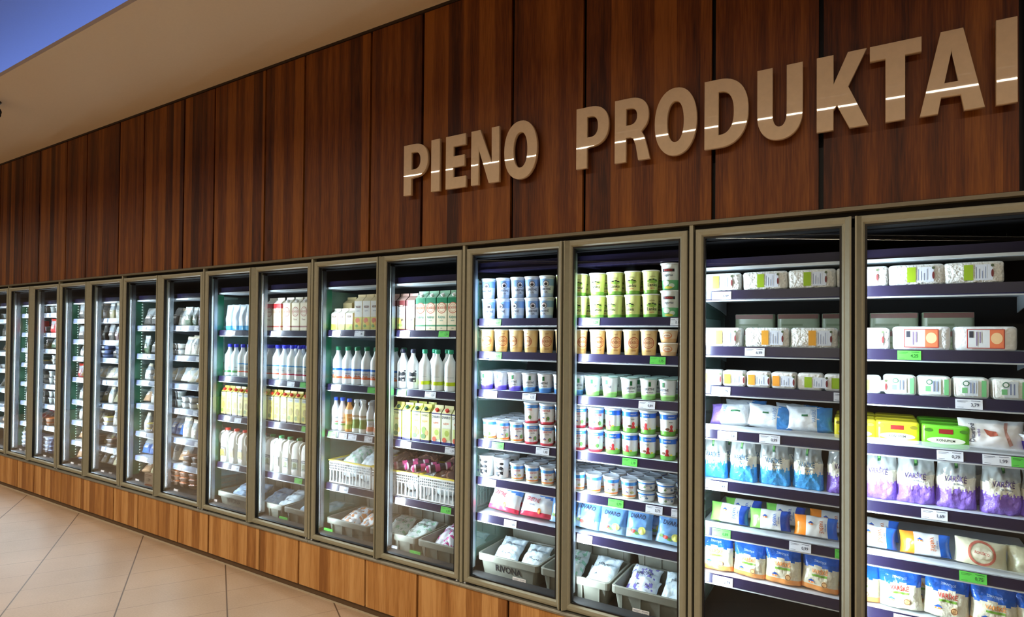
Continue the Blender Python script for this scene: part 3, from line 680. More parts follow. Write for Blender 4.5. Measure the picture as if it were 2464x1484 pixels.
# bottles --------------------------------------------------------
P['orange_bottle'] = bottle('a', .036, .255, (232, 236, 236), [(.040, .052, (226, 110, 50)), (.052, .094, (214, 220, 226)), (.094, .108, (40, 110, 200))], (20, 110, 70),
    [('text', 0, .073, .014, 'PIENAS', (60, 80, 120)), ('poly', [(-.02, .054), (-.01, .07), (0, .056), (.01, .066), (.02, .054)], (200, 120, 80))])
P['cow_bottle'] = bottle('b', .036, .25, (236, 238, 238), [], (22, 24, 48),
    [('poly', [(-.026, .048), (.024, .044), (.026, .10), (.010, .108), (-.002, .1), (-.02, .112), (-.026, .09)], DK), ('text', 0, .075, .017, 'PIENAS', WHT, .08, .75), ('disc', .02, .112, .006, .006, DK), ('disc', .01, .054, .006, .005, WHT)])
P['lime_bottle'] = bottle('c', .037, .25, (240, 242, 242), [(.034, .056, (196, 214, 40))], (40, 150, 110), [('text', 0, .085, .012, 'bio pienas', (190, 200, 206))])
P['blue_bottle'] = bottle('d', .037, .255, (232, 238, 236), [(.038, .046, (226, 90, 50)), (.046, .098, (214, 222, 220)), (.098, .106, (50, 140, 206))], (40, 44, 190), [('rect', -.012, .012, .052, .088, (190, 196, 190)), ('text', 0, .07, .010, 'PIENAS', (90, 110, 130))])
P['crimson_bottle'] = bottle('e', .037, .255, (232, 238, 236), [(.038, .048, (180, 20, 70)), (.048, .098, (214, 222, 220)), (.098, .106, (50, 140, 206))], (40, 44, 190), [('rect', -.012, .012, .052, .088, (190, 196, 190)), ('text', 0, .07, .010, 'PIENAS', (90, 110, 130))])
P['green_bottle'] = bottle('f', .037, .255, (226, 238, 236), [(.030, .046, (80, 150, 80)), (.046, .06, (200, 220, 220))], (40, 44, 190), [('text', 0, .07, .010, 'PIENAS', (90, 110, 130))])
P['kefir_bottle'] = bottle('g', .029, .226, (238, 240, 242), [], (30, 80, 200), [('text', 0, .088, .012, 'LIKAS', (40, 40, 60)), ('disc', 0, .06, .018, .004, (200, 80, 60)), ('disc', 0, .045, .020, .007, (120, 170, 110))], neck=.012, waist=.08)
P['peach_bottle'] = bottle('h', .029, .222, (214, 140, 60), [(.02, .05, (150, 160, 50)), (.05, .07, (230, 190, 110)), (.12, .15, (240, 236, 226))], (30, 80, 200), [('text', 0, .1, .009, 'jogurtas', WHT)], neck=.012, waist=.14)
P['herb_bottle'] = bottle('i', .029, .220, (228, 232, 226), [(.03, .09, (110, 140, 50)), (.105, .118, (150, 110, 60))], (226, 230, 232), [('text', 0, .112, .009, 'gėrimas', WHT)], neck=.013, waist=.14)
P['plain_bottle'] = bottle('j', .028, .212, (214, 220, 224), [(.02, .05, (216, 130, 90)), (.09, .10, (120, 150, 110))], (206, 212, 216), [('text', 0, .07, .009, 'gėrimas', (70, 100, 140))], neck=.013, waist=.14)
# cartons --------------------------------------------------------
crm = (232, 220, 190)
P['maroon_carton'] = carton('a', .070, .070, .235, (206, 214, 224), (90, 30, 30), [(0, .012, (90, 30, 30)), (.155, .190, (96, 34, 34))],
    [('rect', -.024, .024, .150, .162, (70, 26, 26)), ('text', 0, .156, .009, 'ROKIŠKIO', crm, 0, .8), ('text', 0, .125, .009, 'jogurtas', (70, 80, 110)), ('text', 0, .105, .012, 'be laktozės', (50, 70, 110), 0, .6), ('rect', -.033, .033, .012, .082, (190, 200, 90)), ('disc', -.010, .058, .018, .016, (206, 160, 60)), ('disc', .012, .066, .010, .009, (70, 50, 40)), ('disc', .018, .055, .007, .007, WHT), ('disc', -.004, .034, .02, .009, (110, 140, 60))], top=(150, 120, 110))
P['green_carton'] = carton('b', .076, .070, .245, crm, (60, 130, 90), [(.026, .036, (70, 140, 100), (60, 130, 90)), (.165, .200, (14, 120, 80))],
    roundel(0, .138, .034, (190, 100, 70), crm)+[('text', 0, .082, .022, 'Kefyras', (40, 130, 110), 0, .8), ('text', 0, .062, .010, 'naminis', (60, 140, 120)), ('text', 0, .014, .010, '2,5%', (90, 110, 90))], cap=(240, 240, 240), top=(150, 196, 170))
P['cream_short_carton'] = carton('c', .066, .066, .150, (230, 228, 214), (224, 206, 150), [],
    [('rect', -.018, .018, .088, .100, (80, 30, 30)), ('text', 0, .094, .008, 'ROKIŠKIO', crm, 0, .7), ('text', 0, .076, .008, 'jogurtas', (80, 90, 110)), ('rect', -.031, .031, .004, .042, (190, 200, 90)), ('disc', -.006, .030, .013, .011, (226, 196, 70)), ('disc', .012, .022, .010, .010, (150, 170, 60))], gab=.036, top=(226, 222, 206))
P['cream_tall_carton'] = carton('d', .068, .068, .240, (216, 214, 206), (222, 190, 120), [],
    [('rect', -.020, .020, .150, .163, (80, 30, 30)), ('text', 0, .1565, .008, 'ROKIŠKIO', crm, 0, .7), ('text', 0, .13, .010, 'jogurtas', (60, 80, 120)), ('rect', -.032, .032, .006, .088, (206, 200, 90)), ('disc', -.004, .066, .020, .018, (200, 90, 50)), ('disc', .010, .045, .015, .013, (226, 170, 60)), ('disc', -.012, .03, .012, .010, (100, 140, 60))], top=(224, 206, 160))
P['brown_carton'] = carton('e', .095, .08, .235, (196, 176, 130), (186, 164, 116), [], roundel(0, .12, .034, (150, 90, 50), (206, 184, 140))+[('text', 0, .06, .016, 'kefyras', (120, 80, 50))], top=(190, 170, 124))
P['yellow_green_carton'] = carton('f', .064, .064, .232, (226, 226, 150), (214, 216, 120), [(0, .016, (40, 40, 90)), (.180, .187, (50, 60, 70))],
    [('text', 0, .165, .019, 'DVARO', (40, 50, 70), 0, .85), ('text', 0, .130, .018, 'Kefyras', (200, 110, 50), .12, .75), ('disc', -.008, .075, .016, .022, (120, 150, 60)), ('disc', .014, .06, .010, .016, (200, 140, 80)), ('disc', -.012, .038, .018, .015, (90, 130, 70))], cap=(20, 70, 50), top=(226, 226, 110))
P['red_cap_carton'] = carton('g', .068, .064, .232, (236, 240, 226), (220, 226, 190), [(0, .016, (40, 50, 120)), (.180, .187, (60, 60, 110))],
    [('text', 0, .163, .021, 'DVARO', (40, 50, 80), 0, .85), ('text', 0, .128, .017, 'Kefyras', (210, 100, 40), .12, .75), ('rect', -.028, .028, .03, .098, (214, 226, 150)), ('disc', .006, .07, .016, .018, (170, 190, 70)), ('disc', -.012, .03, .015, .015, (220, 100, 70))], cap=(220, 50, 30), top=(236, 240, 190))
P['yellow_carton'] = carton('h', .062, .064, .232, (232, 222, 120), (236, 232, 200), [(0, .012, (40, 40, 60)), (.182, .188, (60, 60, 60))],
    [('rect', -.024, .024, .155, .180, (190, 196, 196)), ('text', 0, .167, .014, 'DVARO', (70, 80, 90)), ('text', 0, .132, .017, 'Kefyras', (196, 150, 40), .12, .75), ('disc', .004, .085, .018, .026, (170, 150, 60)), ('disc', -.010, .040, .016, .016, (120, 140, 50)), ('disc', .012, .036, .010, .014, (214, 196, 90))], cap=(226, 50, 40), top=(236, 224, 110))
P['dark_short_carton'] = carton('i', .05, .06, .19, (150, 170, 110), (60, 90, 60), [(.05, .08, (40, 60, 50))], [('text', 0, .12, .013, 'sultys', WHT), ('disc', .004, .025, .015, .014, RD)], top=(200, 206, 180))
P['red_top_carton'] = carton('j', .078, .070, .245, crm, (214, 190, 150), [(.026, .036, (170, 70, 60)), (.165, .200, (176, 30, 36))], roundel(0, .138, .035, (160, 80, 70), crm)+[('text', 0, .082, .018, 'Pienas', (110, 60, 60), 0, .8)], top=(228, 222, 206))
P['plain_cream_carton'] = carton('k', .078, .070, .245, crm, (220, 206, 170), [(.026, .036, (150, 100, 90))], roundel(0, .138, .035, (160, 80, 70), crm)+[('text', 0, .082, .018, 'Pienas', (110, 60, 60), 0, .8)], cap=(240, 240, 240), top=(230, 224, 204))
P['grey_carton'] = carton('l', .064, .06, .215, (206, 206, 216), (196, 196, 206), [(0, .01, (120, 120, 140))], [('text', 0, .12, .016, 'P', (90, 60, 120)), ('disc', 0, .10, .012, .02, (150, 120, 160)), ('disc', 0, .06, .014, .01, (130, 120, 150))], top=(216, 216, 224))
P['blue_bag_pack'] = sealed_bag('m', .09, .205, .055, lambda u, v: mat((90, 180, 226), .3) if v < .16 else mat((214, 232, 246), .3), [('text', 0, .12, .014, 'PIENAS', (190, 210, 236))], seed=3, name='milk_pouch')
# jugs -----------------------------------------------------------
def jl(a, b): return [('rect', -.030, .030, .045, .120, (40, 44, 50)), ('rect', -.028, .028, .047, .118, a), ('rect', -.028, .028, .100, .118, (60, 66, 74)), ('text', 0, .109, .015, 'DVARO', WHT), ('disc', 0, .075, .018, .018, b), ('rect', -.02, .02, .052, .060, (70, 80, 60))]
P['red_cap_jug'] = jug('a', (226, 50, 30), jl((232, 214, 90), (170, 140, 60)))
P['green_cap_jug'] = jug('b', (20, 130, 70), jl((196, 206, 186), (130, 140, 90)))
# curd in bags -----------------------------------------------------
CLB = mat((196, 202, 200), 0.15, alpha=.55, coat=.6)
def curd_bag(key, low, s):
    def cf(u, v):
        e = .36+.07*noise.noise((u*9, s, 0))+.10*noise.noise((u*42, v*16, s))
        if v < e: return mat(low, .22, bump=.5, bscale=90)
        if v < .60+.08*noise.noise((u*5, s, 7)): return mat((232, 230, 214), .25, bump=.4, bscale=80)
        return CLB
    return sealed_bag(key, .130, .195, .080, cf, [('rect', -.006, .006, .148, .190, (24, 96, 52)), ('rect', -.004, .004, .158, .180, (110, 170, 90)), ('text', 0, .108, .028, 'VARŠKĖ', tuple(int(c*.55) for c in low), 0, .72), ('text', .010, .090, .009, '9% riebumo', (70, 80, 100))], seed=s, name='curd_bag', ns=30, nz=32, crumple=1.9)
P['blue_curd_bag'] = curd_bag('a', (70, 160, 222), 1); P['purple_curd_bag'] = curd_bag('b', (146, 112, 210), 5)
def top_bag(key, word, wc, s, topc=(34, 100, 200), low=(230, 224, 200), foot=None):
    def cf(u, v):
        if v > .64+.03*math.sin(u*9+s): return mat(topc, .2, bump=.4, bscale=60)
        if foot and v < .14: return mat(foot, .3)
        return mat(low, .25, bump=.4, bscale=80)
    a = [('text', 0, .118, .011, 'ŽEMAITIJOS', (190, 214, 240)), ('text', 0, .078, .023, word, wc, 0, .8), ('rect', -.03, .03, .058, .066, (120, 170, 60))]+house(-.03, .034, .014)+[('disc', .022, .03, .011, .014, (240, 190, 130)), ('ring', .022, .03, .009, .011, (120, 70, 40))]
    return sealed_bag(key, .145, .150, .07, cf, a, seed=s, name='curd_bag')
P['orange_word_bag'] = top_bag('a', 'VARŠKĖ', (240, 150, 70), 2, foot=(240, 160, 90)); P['red_word_bag'] = top_bag('b', 'VARŠKĖ', (206, 50, 40), 7)
P['sour_bag'] = sealed_bag('c', .215, .165, .075, lambda u, v: mat((66, 132, 214), .25) if v+.25*u > .70 else (mat((220, 60, 90), .3) if v < .12 else mat((236, 238, 240), .25)),
    [('text', -.03, .088, .030, 'GRIETINĖ', (190, 40, 60), -.12, .7), ('disc', .02, .03, .010, .016, (240, 140, 40)), ('text', -.03, .062, .012, 'kaimiška', (90, 110, 150), -.12)], seed=9, name='sour_cream_bag')
P['dvaro_bag'] = sealed_bag('d', .150, .155, .06, lambda u, v: mat((110, 160, 214), .22, bump=.3) if v > .28 else mat((150, 190, 222), .25), 
    [('text', 0, .100, .030, 'DVARO', (34, 44, 80), -.05, .85), ('text', 0, .128, .008, 'varškė', WHT), ('disc', -.02, .030, .014, .009, (200, 60, 50)), ('disc', -.045, .035, .013, .008, (120, 160, 80)), ('disc', .028, .036, .020, .018, (226, 226, 120)), ('disc', .0, .022, .012, .007, (100, 150, 70))], seed=12, name='milk_bag')
def lying_bag(key, low, s, word='VARŠKĖ'):
    def cf(u, v):
        if (u < -.22+.05*noise.noise((v*14, s, 0)) if low[2] < 215 else u > .18+.05*noise.noise((v*14, s, 0))): return mat(low, .25, bump=.4, bscale=80)
        return mat((230, 234, 238), .25, bump=.3, bscale=60)
    return sealed_bag(key, .185, .105, .075, cf, [('rect', -.032 if low[2] >= 215 else .01, -.006 if low[2] >= 215 else .055, .045, .055, (30, 100, 60)), ('text', .02 if low[2] >= 215 else -.02, .052, .022, word, (130, 160, 200), PI/2, .8)], seed=s, name='curd_bag', low=.55)
P['blue_lying_bag'] = lying_bag('a', (70, 150, 226), 3); P['purple_lying_bag'] = lying_bag('b', (150, 120, 206), 6)
# blocks -----------------------------------------------------------
def strip(a, w0=-.06, hh=.082):
    return [('rect', w0, w0+.028, .012, hh-.012, a), ('rect', w0+.034, w0+.085, .012, hh-.012, (214, 220, 232))]+[('rect', w0+.036+.009*i, w0+.038+.009*i, .018, hh-.02-.008*(i % 3), (110, 120, 150)) for i in range(4)]+[('disc', w0+.084, hh*.45, .004, .014, (110, 40, 40)), ('disc', w0+.084, hh*.8, .005, .005, (80, 90, 60))]
P['green_block'] = block('a', .182, .10, .082, (236, 238, 236), strip((150, 180, 30), -.03), wob=.002, bump=1.0, bs=70)
P['amber_block'] = block('b', .178, .10, .087, (236, 238, 236), strip((222, 156, 50), -.02, .087), wob=.002, bump=1.0, bs=70)
P['dull_box'] = block('q', .18, .11, .078, (150, 158, 132), [('rect', -.085, .085, .055, .076, (120, 80, 70)), ('rect', -.07, .02, .02, .03, (120, 130, 100))], r=.003, name='cheese_carton')
P['framed_block'] = block('c', .186, .10, .092, (238, 240, 242), [('rect', -.055, .055, .010, .082, (176, 60, 50)), ('rect', -.052, .052, .013, .079, (220, 222, 226)), ('rect', .012, .052, .013, .079, (226, 120, 80)), ('disc', .032, .048, .017, .021, (240, 200, 150)), ('rect', -.048, -.036, .05, .074, (60, 60, 70)), ('rect', -.028, -.024, .02, .072, (140, 120, 150)), ('rect', -.018, -.014, .03, .072, (140, 120, 150))], wob=.002, bump=.5)
P['small_amber_block'] = block('d', .098, .09, .072, (236, 236, 234), strip((226, 150, 50), -.042, .068), wob=.0015, bump=.5)
P['small_lime_block'] = block('e', .098, .09, .072, (236, 236, 234), strip((150, 180, 40), -.02, .068), wob=.0015, bump=.5)
P['small_green_block'] = block('f', .108, .09, .078, (234, 238, 234), [('rect', -.02, .02, .01, .068, (206, 214, 222)), ('rect', -.028, -.012, .020, .04, (120, 190, 130)), ('disc', -.016, .056, .010, .010, (60, 120, 90)), ('disc', -.016, .056, .007, .007, WHT), ('rect', .03, .044, .008, .068, (110, 180, 120)), ('rect', -.004, 0, .02, .06, (120, 130, 160)), ('rect', .006, .010, .02, .06, (120, 130, 160))], wob=.0015, bump=.4)
def brick(key, c1, c2, w=.168):
    m = lambda u, v: mat(c1, .25, bump=.3) if u < -.22 else (mat(c2, .22, bump=.3) if u > .28 else mat((236, 238, 238), .28))
    return sealed_bag(key, w, .084, .075, m, [('text', .022, .042, .020, 'VARŠKĖ', (200, 110, 60) if c1[0] > 200 else (70, 110, 190), -PI/2, .75), ('text', .040, .042, .007, 'ŽEMAITIJOS', (70, 110, 180), -PI/2)]+house(-.018, .052, .012), seed=4, name='curd_pack', low=.85, crumple=.7)
P['green_brick'] = brick('a', (130, 210, 90), (30, 80, 190)); P['orange_brick'] = brick('b', (244, 140, 40), (40, 110, 220))
P['oval_brick'] = sealed_bag('c', .160, .092, .075, lambda u, v: mat((226, 222, 190), .3, bump=.3), [('ring', 0, .046, .036, .044, (200, 110, 90)), ('disc', 0, .046, .034, .020, (232, 226, 200)), ('text', 0, .046, .013, 'ROKIŠKIO', (190, 90, 80), -.1, .8)], seed=8, name='curd_pack', low=.85, crumple=.6)
P['beige_brick'] = sealed_bag('d', .165, .098, .08, lambda u, v: mat((206, 204, 170), .25, bump=.5), [('disc', .03, .03, .02, .008, (190, 130, 120))], seed=2, name='curd_pack', low=.8, crumple=1.4)
def case_pack(key, c, word, h=.088):
    t = empty('yogurt_multipack'); MB().rbox(.150, .09, h, .010, mat(c, .22)).build('sleeve', t)
    p = MB(); art_mesh(p, [('rect', -.022, .022, h-.032, h-.014, (150, 30, 30)), ('disc', 0, .030, .060, .013, (236, 238, 220)), ('text', 0, .030, .013, word, (60, 70, 60), 0, .9), ('disc', -.055, h-.02, .013, .007, tuple(int(v*.6) for v in c)), ('disc', .055, h-.02, .013, .007, tuple(int(v*.6) for v in c))], flat_map(-.045)); p.build('printed_front', t)
    return t
P['yellow_pack'] = case_pack('a', (232, 214, 50), 'KONUPILM'); P['green_pack'] = case_pack('b', (110, 204, 50), 'KONUPILM')
P['dessert_bag'] = sealed_bag('e', .195, .112, .075, lambda u, v: mat((240, 238, 240), .25), [('text', -.058, .055, .021, 'Desertinė', (60, 60, 80), PI/2, .85), ('text', -.040, .055, .013, 'varškė', (110, 90, 140), PI/2, .85), ('poly', [(-.025, .070), (.012, .064), (.018, .050), (-.005, .044), (-.015, .050)], (170, 80, 60)), ('poly', [(.040, .105), (.050, .105), (.045, .07), (.062, .02), (.052, .012), (.040, .05), (.036, .085)], (190, 140, 130))], seed=14, name='curd_bag', low=.6)
P['purple_bowl'] = tub('z', .06, .045, .075, (236, 238, 240), [(.015, .05, (80, 60, 190))], (210, 214, 220), None)
# flabby bags that lie in the crates ------------------------------
def milk_bag(key, c, c2, s, word=None):
    return sealed_bag(key, .150, .178, .075, lambda u, v: mat(c2, .25, bump=.3) if noise.noise((u*7, v*7, s)) > .25 else mat(c, .22, bump=.3), [('text', 0, .1, .03, word, tuple(int(v*.55) for v in c2), 0, .8)] if word else None, seed=s, name='milk_bag', low=.45, crumple=2.2)
P['white_milk_bag'] = milk_bag('a', (222, 234, 240), (196, 216, 230), 21, 'PIENAS'); P['green_milk_bag'] = milk_bag('b', (220, 230, 226), (150, 200, 170), 23, 'KEFYRAS')
P['blue_milk_bag'] = milk_bag('c', (190, 216, 240), (150, 190, 230), 25, 'PIENAS'); P['orange_milk_bag'] = milk_bag('d', (230, 234, 238), (226, 150, 90), 27, 'KEFYRAS')
P['pink_milk_bag'] = milk_bag('e', (232, 230, 240), (226, 70, 160), 29, 'KEFYRAS'); P['purple_milk_bag'] = milk_bag('f', (226, 232, 240), (130, 120, 200), 31, 'VARŠKĖ')
P['brown_bag'] = milk_bag('g', (96, 66, 58), (150, 110, 90), 33); 
def roll_pack():
    t = empty('sweet_roll_pack'); b = MB(); pk, dk, wh = mat((176, 60, 110), .25), mat((52, 26, 36), .25), mat((214, 190, 200), .25); b.lathe([(.004, -.095), (.02, -.085), (.024, -.07), (.024, -.045), (.024, -.035), (.024, .0), (.024, .03), (.024, .06), (.024, .07), (.02, .085), (.004, .095)], [pk, dk, pk, wh, dk, pk, dk, wh, pk, dk], 16)
    o = b.build('wrapper', t); o.matrix_local = Matrix.Translation((0, 0, .024)) @ Matrix.Rotation(PI/2, 4, 'X')
    return t
P['pink_roll'] = roll_pack()

# cheese, meat and ready packs of the far coolers ------------------
CLR = mat((214, 222, 226), 0.12, alpha=.5, coat=.5)
def pouch(key, content, head, s, w=.108, h=.158, name='cheese_pouch'):
    return sealed_bag(key, w, h, .045, lambda u, v: (mat(content, .3, bump=.8, bscale=120) if v+.25*noise.noise((u*6, v*5, s)) < .55 else (mat(head, .3) if v > .84 else CLR)), [('rect', -.022, .022, .05, .085, WHT), ('rect', -.018, .018, .07, .08, tuple(int(c*.7) for c in content))], ns=10, nz=12, seed=s, name=name, crumple=1.3)
def tray(key, content, film, s, w=.102, d=.12, h=.035):
    t = empty('film_tray'); b = MB()
    def rg(ww, dd, z): return [(ww/2*math.copysign(abs(math.cos(a))**.4, math.cos(a)), dd/2*math.copysign(abs(math.sin(a))**.4, math.sin(a)), z) for a in [2*PI*(j+.5)/20 for j in range(20)]]
    b.loft([rg(w*.86, d*.86, 0), rg(w*.96, d*.96, h*.8), rg(w, d, h*.82), rg(w, d, h*.88), rg(w*.9, d*.9, h*.9)], mat(film, .25)); b.build('tray', t)
    c = MB(); c.rbox(w*.84, d*.84, h*.35, .008, mat(content, .3, bump=.8, bscale=90), z0=h*.72, wob=.004, seed=s); c.build('contents', t)
    return t
def stackpot(key, c, lid, r=.045, h=.05): return tub(key, r, r*.85, h, c, [(0, h*.3, tuple(int(v*.7) for v in c))], lid, None, foil=True)
def wedge(key, c, s):
    return sealed_bag(key, .15, .12, .035, lambda u, v: mat(c, .3, bump=.3) if abs(u) < .42-v*.38 else CLR, [('rect', -.02, .03, .02, .05, WHT)], ns=10, nz=10, seed=s, name='cheese_wedge_pack', crumple=.6)
P['herb_pouch'] = pouch('a', (60, 84, 50), (220, 226, 220), 41); P['ham_pouch'] = pouch('b', (110, 50, 44), (226, 226, 226), 42)
P['white_pouch'] = pouch('c', (222, 220, 206), (236, 226, 200), 43); P['red_pouch'] = pouch('d', (190, 44, 40), (210, 60, 50), 44)
P['olive_pouch'] = pouch('e', (150, 140, 90), (226, 226, 220), 45); P['blue_pouch'] = pouch('f', (40, 110, 190), (236, 240, 244), 46)
P['tan_pouch'] = pouch('g', (190, 150, 110), (226, 224, 216), 47); P['dark_pouch'] = pouch('h', (70, 64, 56), (160, 160, 156), 48)
P['grey_wedge'] = wedge('a', (214, 206, 180), 51); P['tan_wedge'] = wedge('b', (210, 180, 130), 52)
P['orange_tray'] = tray('a', (206, 112, 50), (150, 120, 100), 1); P['brown_tray'] = tray('b', (120, 80, 56), (110, 100, 90), 2)
P['white_tray'] = tray('c', (226, 226, 222), (206, 212, 226), 3); P['blue_tray'] = tray('d', (120, 140, 180), (90, 104, 140), 4)
P['yellow_tray'] = tray('e', (226, 206, 110), (230, 232, 230), 5)
P['white_pot'] = stackpot('a', (230, 230, 224), (200, 206, 212)); P['grey_pot'] = stackpot('b', (150, 156, 150), (206, 210, 214), .042, .07)
P['yellow_pot'] = stackpot('c', (220, 190, 90), (60, 56, 50), .04, .06)
P['red_box'] = block('a', .10, .06, .13, (206, 60, 54), [('rect', -.03, .03, .04, .09, (236, 200, 190)), ('rect', -.02, .02, .055, .06, (120, 30, 30))], r=.004, name='red_food_box')
DESC = {'sky_tub': 'pale blue tub', 'lanku_tub': 'yellow-green yogurt tub', 'greek_tub': 'tall white-green yogurt tub', 'caramel_tub': 'caramel tub with round emblem', 'caramel_bowl': 'squat caramel bowl',
 'purple_cup': 'white cup with purple foot', 'blue_cup': 'white cup with blue foot', 'green_cup': 'white cup with green foot', 'red_tub': 'red-footed cream tub', 'orange_tub': 'orange-footed cream tub', 'meadow_tub': 'blue-topped green-footed tub',
 'low_tub': 'small orange-footed cup', 'flat_tub': 'shallow cream cup', 'cow_tub': 'black-and-white cow patterned tub', 'orange_bottle': 'blue-orange banded milk bottle', 'cow_bottle': 'milk bottle with black patch',
 'lime_bottle': 'white bottle with lime band', 'blue_bottle': 'blue-capped bottle with orange band', 'crimson_bottle': 'blue-capped bottle with crimson band', 'green_bottle': 'blue-capped bottle with green foot', 'kefir_bottle': 'small white blue-capped bottle',
 'peach_bottle': 'orange drink bottle', 'herb_bottle': 'white-capped olive bottle', 'plain_bottle': 'small pale drink bottle', 'maroon_carton': 'maroon-sided carton', 'green_carton': 'green-topped cream carton', 'cream_short_carton': 'short cream carton',
 'cream_tall_carton': 'tall cream carton', 'brown_carton': 'brown beige carton', 'yellow_green_carton': 'yellow-green kefir carton', 'red_cap_carton': 'red-capped white kefir carton', 'yellow_carton': 'yellow kefir carton', 'dark_short_carton': 'short green carton',
 'red_top_carton': 'red-topped cream carton', 'plain_cream_carton': 'plain cream carton', 'grey_carton': 'pale grey carton', 'blue_bag_pack': 'pale blue milk pouch', 'red_cap_jug': 'red-lidded milk jug', 'green_cap_jug': 'green-lidded milk jug',
 'blue_curd_bag': 'clear bag with blue bottom', 'purple_curd_bag': 'clear bag with purple bottom', 'orange_word_bag': 'blue-topped bag with orange word', 'red_word_bag': 'blue-topped bag with red word', 'sour_bag': 'large blue-pink cream bag', 'dvaro_bag': 'blue bag with dark word',
 'blue_lying_bag': 'lying white-blue bag', 'purple_lying_bag': 'lying white-purple bag', 'green_block': 'long block with green stripe', 'amber_block': 'long block with amber stripe', 'framed_block': 'long block with red frame', 'dull_box': 'dull green carton', 'small_amber_block': 'short block with amber stripe',
 'small_lime_block': 'short block with lime stripe', 'small_green_block': 'short block with green marks', 'green_brick': 'green-white-blue curd pack', 'orange_brick': 'orange-white-blue curd pack', 'oval_brick': 'cream pack with oval emblem', 'beige_brick': 'crumpled beige pack',
 'yellow_pack': 'yellow cardboard pack', 'green_pack': 'green cardboard pack', 'dessert_bag': 'white bag with brown swirl', 'purple_bowl': 'white bowl with purple band', 'white_milk_bag': 'limp white bag', 'green_milk_bag': 'limp green-white bag', 'blue_milk_bag': 'limp pale blue bag',
 'orange_milk_bag': 'limp orange-white bag', 'pink_milk_bag': 'limp pink-white bag', 'purple_milk_bag': 'limp purple-white bag', 'brown_bag': 'dull brown bag', 'pink_roll': 'pink striped roll', 'herb_pouch': 'pouch of green herbs', 'ham_pouch': 'dark red pouch', 'white_pouch': 'white cheese pouch',
 'red_pouch': 'bright red pouch', 'olive_pouch': 'olive-coloured pouch', 'blue_pouch': 'blue-white pouch', 'tan_pouch': 'tan pouch', 'dark_pouch': 'dark grey pouch', 'grey_wedge': 'pale cheese wedge', 'tan_wedge': 'tan cheese wedge', 'orange_tray': 'orange-brown film tray', 'brown_tray': 'brown film tray',
 'white_tray': 'white film tray', 'blue_tray': 'bluish film tray', 'yellow_tray': 'yellow film tray', 'white_pot': 'white foil pot', 'grey_pot': 'grey pot', 'yellow_pot': 'yellow dark-lidded pot', 'red_box': 'red food box'}
CAT = {'tub': 'tub', 'cup': 'cup', 'bowl': 'bowl', 'bottle': 'bottle', 'carton': 'carton', 'bag': 'bag', 'pack': 'pack', 'jug': 'jug', 'block': 'cheese', 'brick': 'pack', 'roll': 'roll', 'pouch': 'pouch', 'wedge': 'cheese', 'tray': 'tray', 'pot': 'pot', 'box': 'box'}
HGT = {'dull_box': .078, 'sky_tub': .117, 'lanku_tub': .117, 'greek_tub': .132, 'caramel_tub': .128, 'caramel_bowl': .064, 'red_tub': .114, 'meadow_tub': .116, 'flat_tub': .052, 'white_tray': .042, 'orange_tray': .042, 'blue_tray': .042, 'white_pot': .05, 'grey_pot': .07, 'brown_tray': .042, 'yellow_tray': .042, 'small_amber_block': .072, 'green_block': .082, 'amber_block': .087}
ORD = ['first', 'second', 'third', 'fourth', 'fifth', 'sixth', 'seventh', 'eighth', 'ninth', 'tenth', 'eleventh', 'twelfth', 'thirteenth', 'fourteenth', 'fifteenth', 'sixteenth']
UN = {1: 'rightmost cooler', 2: 'cream tub cooler', 3: 'white basket cooler', 4: 'milk jug cooler', 5: 'orange pack cooler', 6: 'olive pack cooler', 7: 'white tray cooler', 8: 'leftmost cooler'}
LEVEL = ['top shelf', 'second shelf', 'third shelf', 'fourth shelf', 'fifth shelf', 'sixth shelf', 'seventh shelf']
REC = []
_used = set()
def put(kind, x, y, z, k, where, tier=0, back=0, rot=(0, 0, 0), col=None):
    if kind in _used: o = copy_tree(PROTO[kind])
    else: o = PROTO[kind]; _used.add(kind); tree_of(o)
    o.location = (x, y, z); o.rotation_euler = rot
    if kind.endswith(('bag', 'pouch', 'wedge')): o.scale = (R.uniform(.95, 1.04), R.uniform(.9, 1.05), R.uniform(.92, 1.06))
    REC.append((o, kind, k, where, tier, back, x if col is None else col))
    return o
def row(k, i, kind, xs, y=.19, tiers=1, backs=0, dy=.097, turn=.35, btiers=None, z=None, where=None, rot=None, sink=0.0, jz=0.0):
    zz = (SH[k][i] if z is None else z) + 0.0008
    wh = where or LEVEL[i]
    for b in range(backs+1):
        for x in xs:
            for t in range(tiers if b == 0 else (btiers or tiers)):
                h = HGT.get(kind, .1)
                a = R.uniform(-turn, turn)
                if kind.endswith(('tub', 'cup', 'bottle', 'bowl')): a += .7*math.atan(-x/2.8)   # labels faced to the aisle end
                dz = 0 if rot is None else .04*abs(math.sin(rot[0]))
                r = (0, 0, a) if rot is None else (rot[0]+R.uniform(-.05, .05), rot[1]+R.uniform(-.06, .06), rot[2]+a)
                o = put(kind, x+R.uniform(-.001, .001), y+b*dy+R.uniform(-.001, .001), zz+dz+t*(h+.0008)-sink*b+R.uniform(0, jz), k, wh, t if tiers > 1 else -1, b, r, col=x)
                if k >= 5 and kind.endswith('pouch') and z is None and i > 0: o.scale.z *= min(1, (SH[k][i-1]-.055-SH[k][i])/.165)
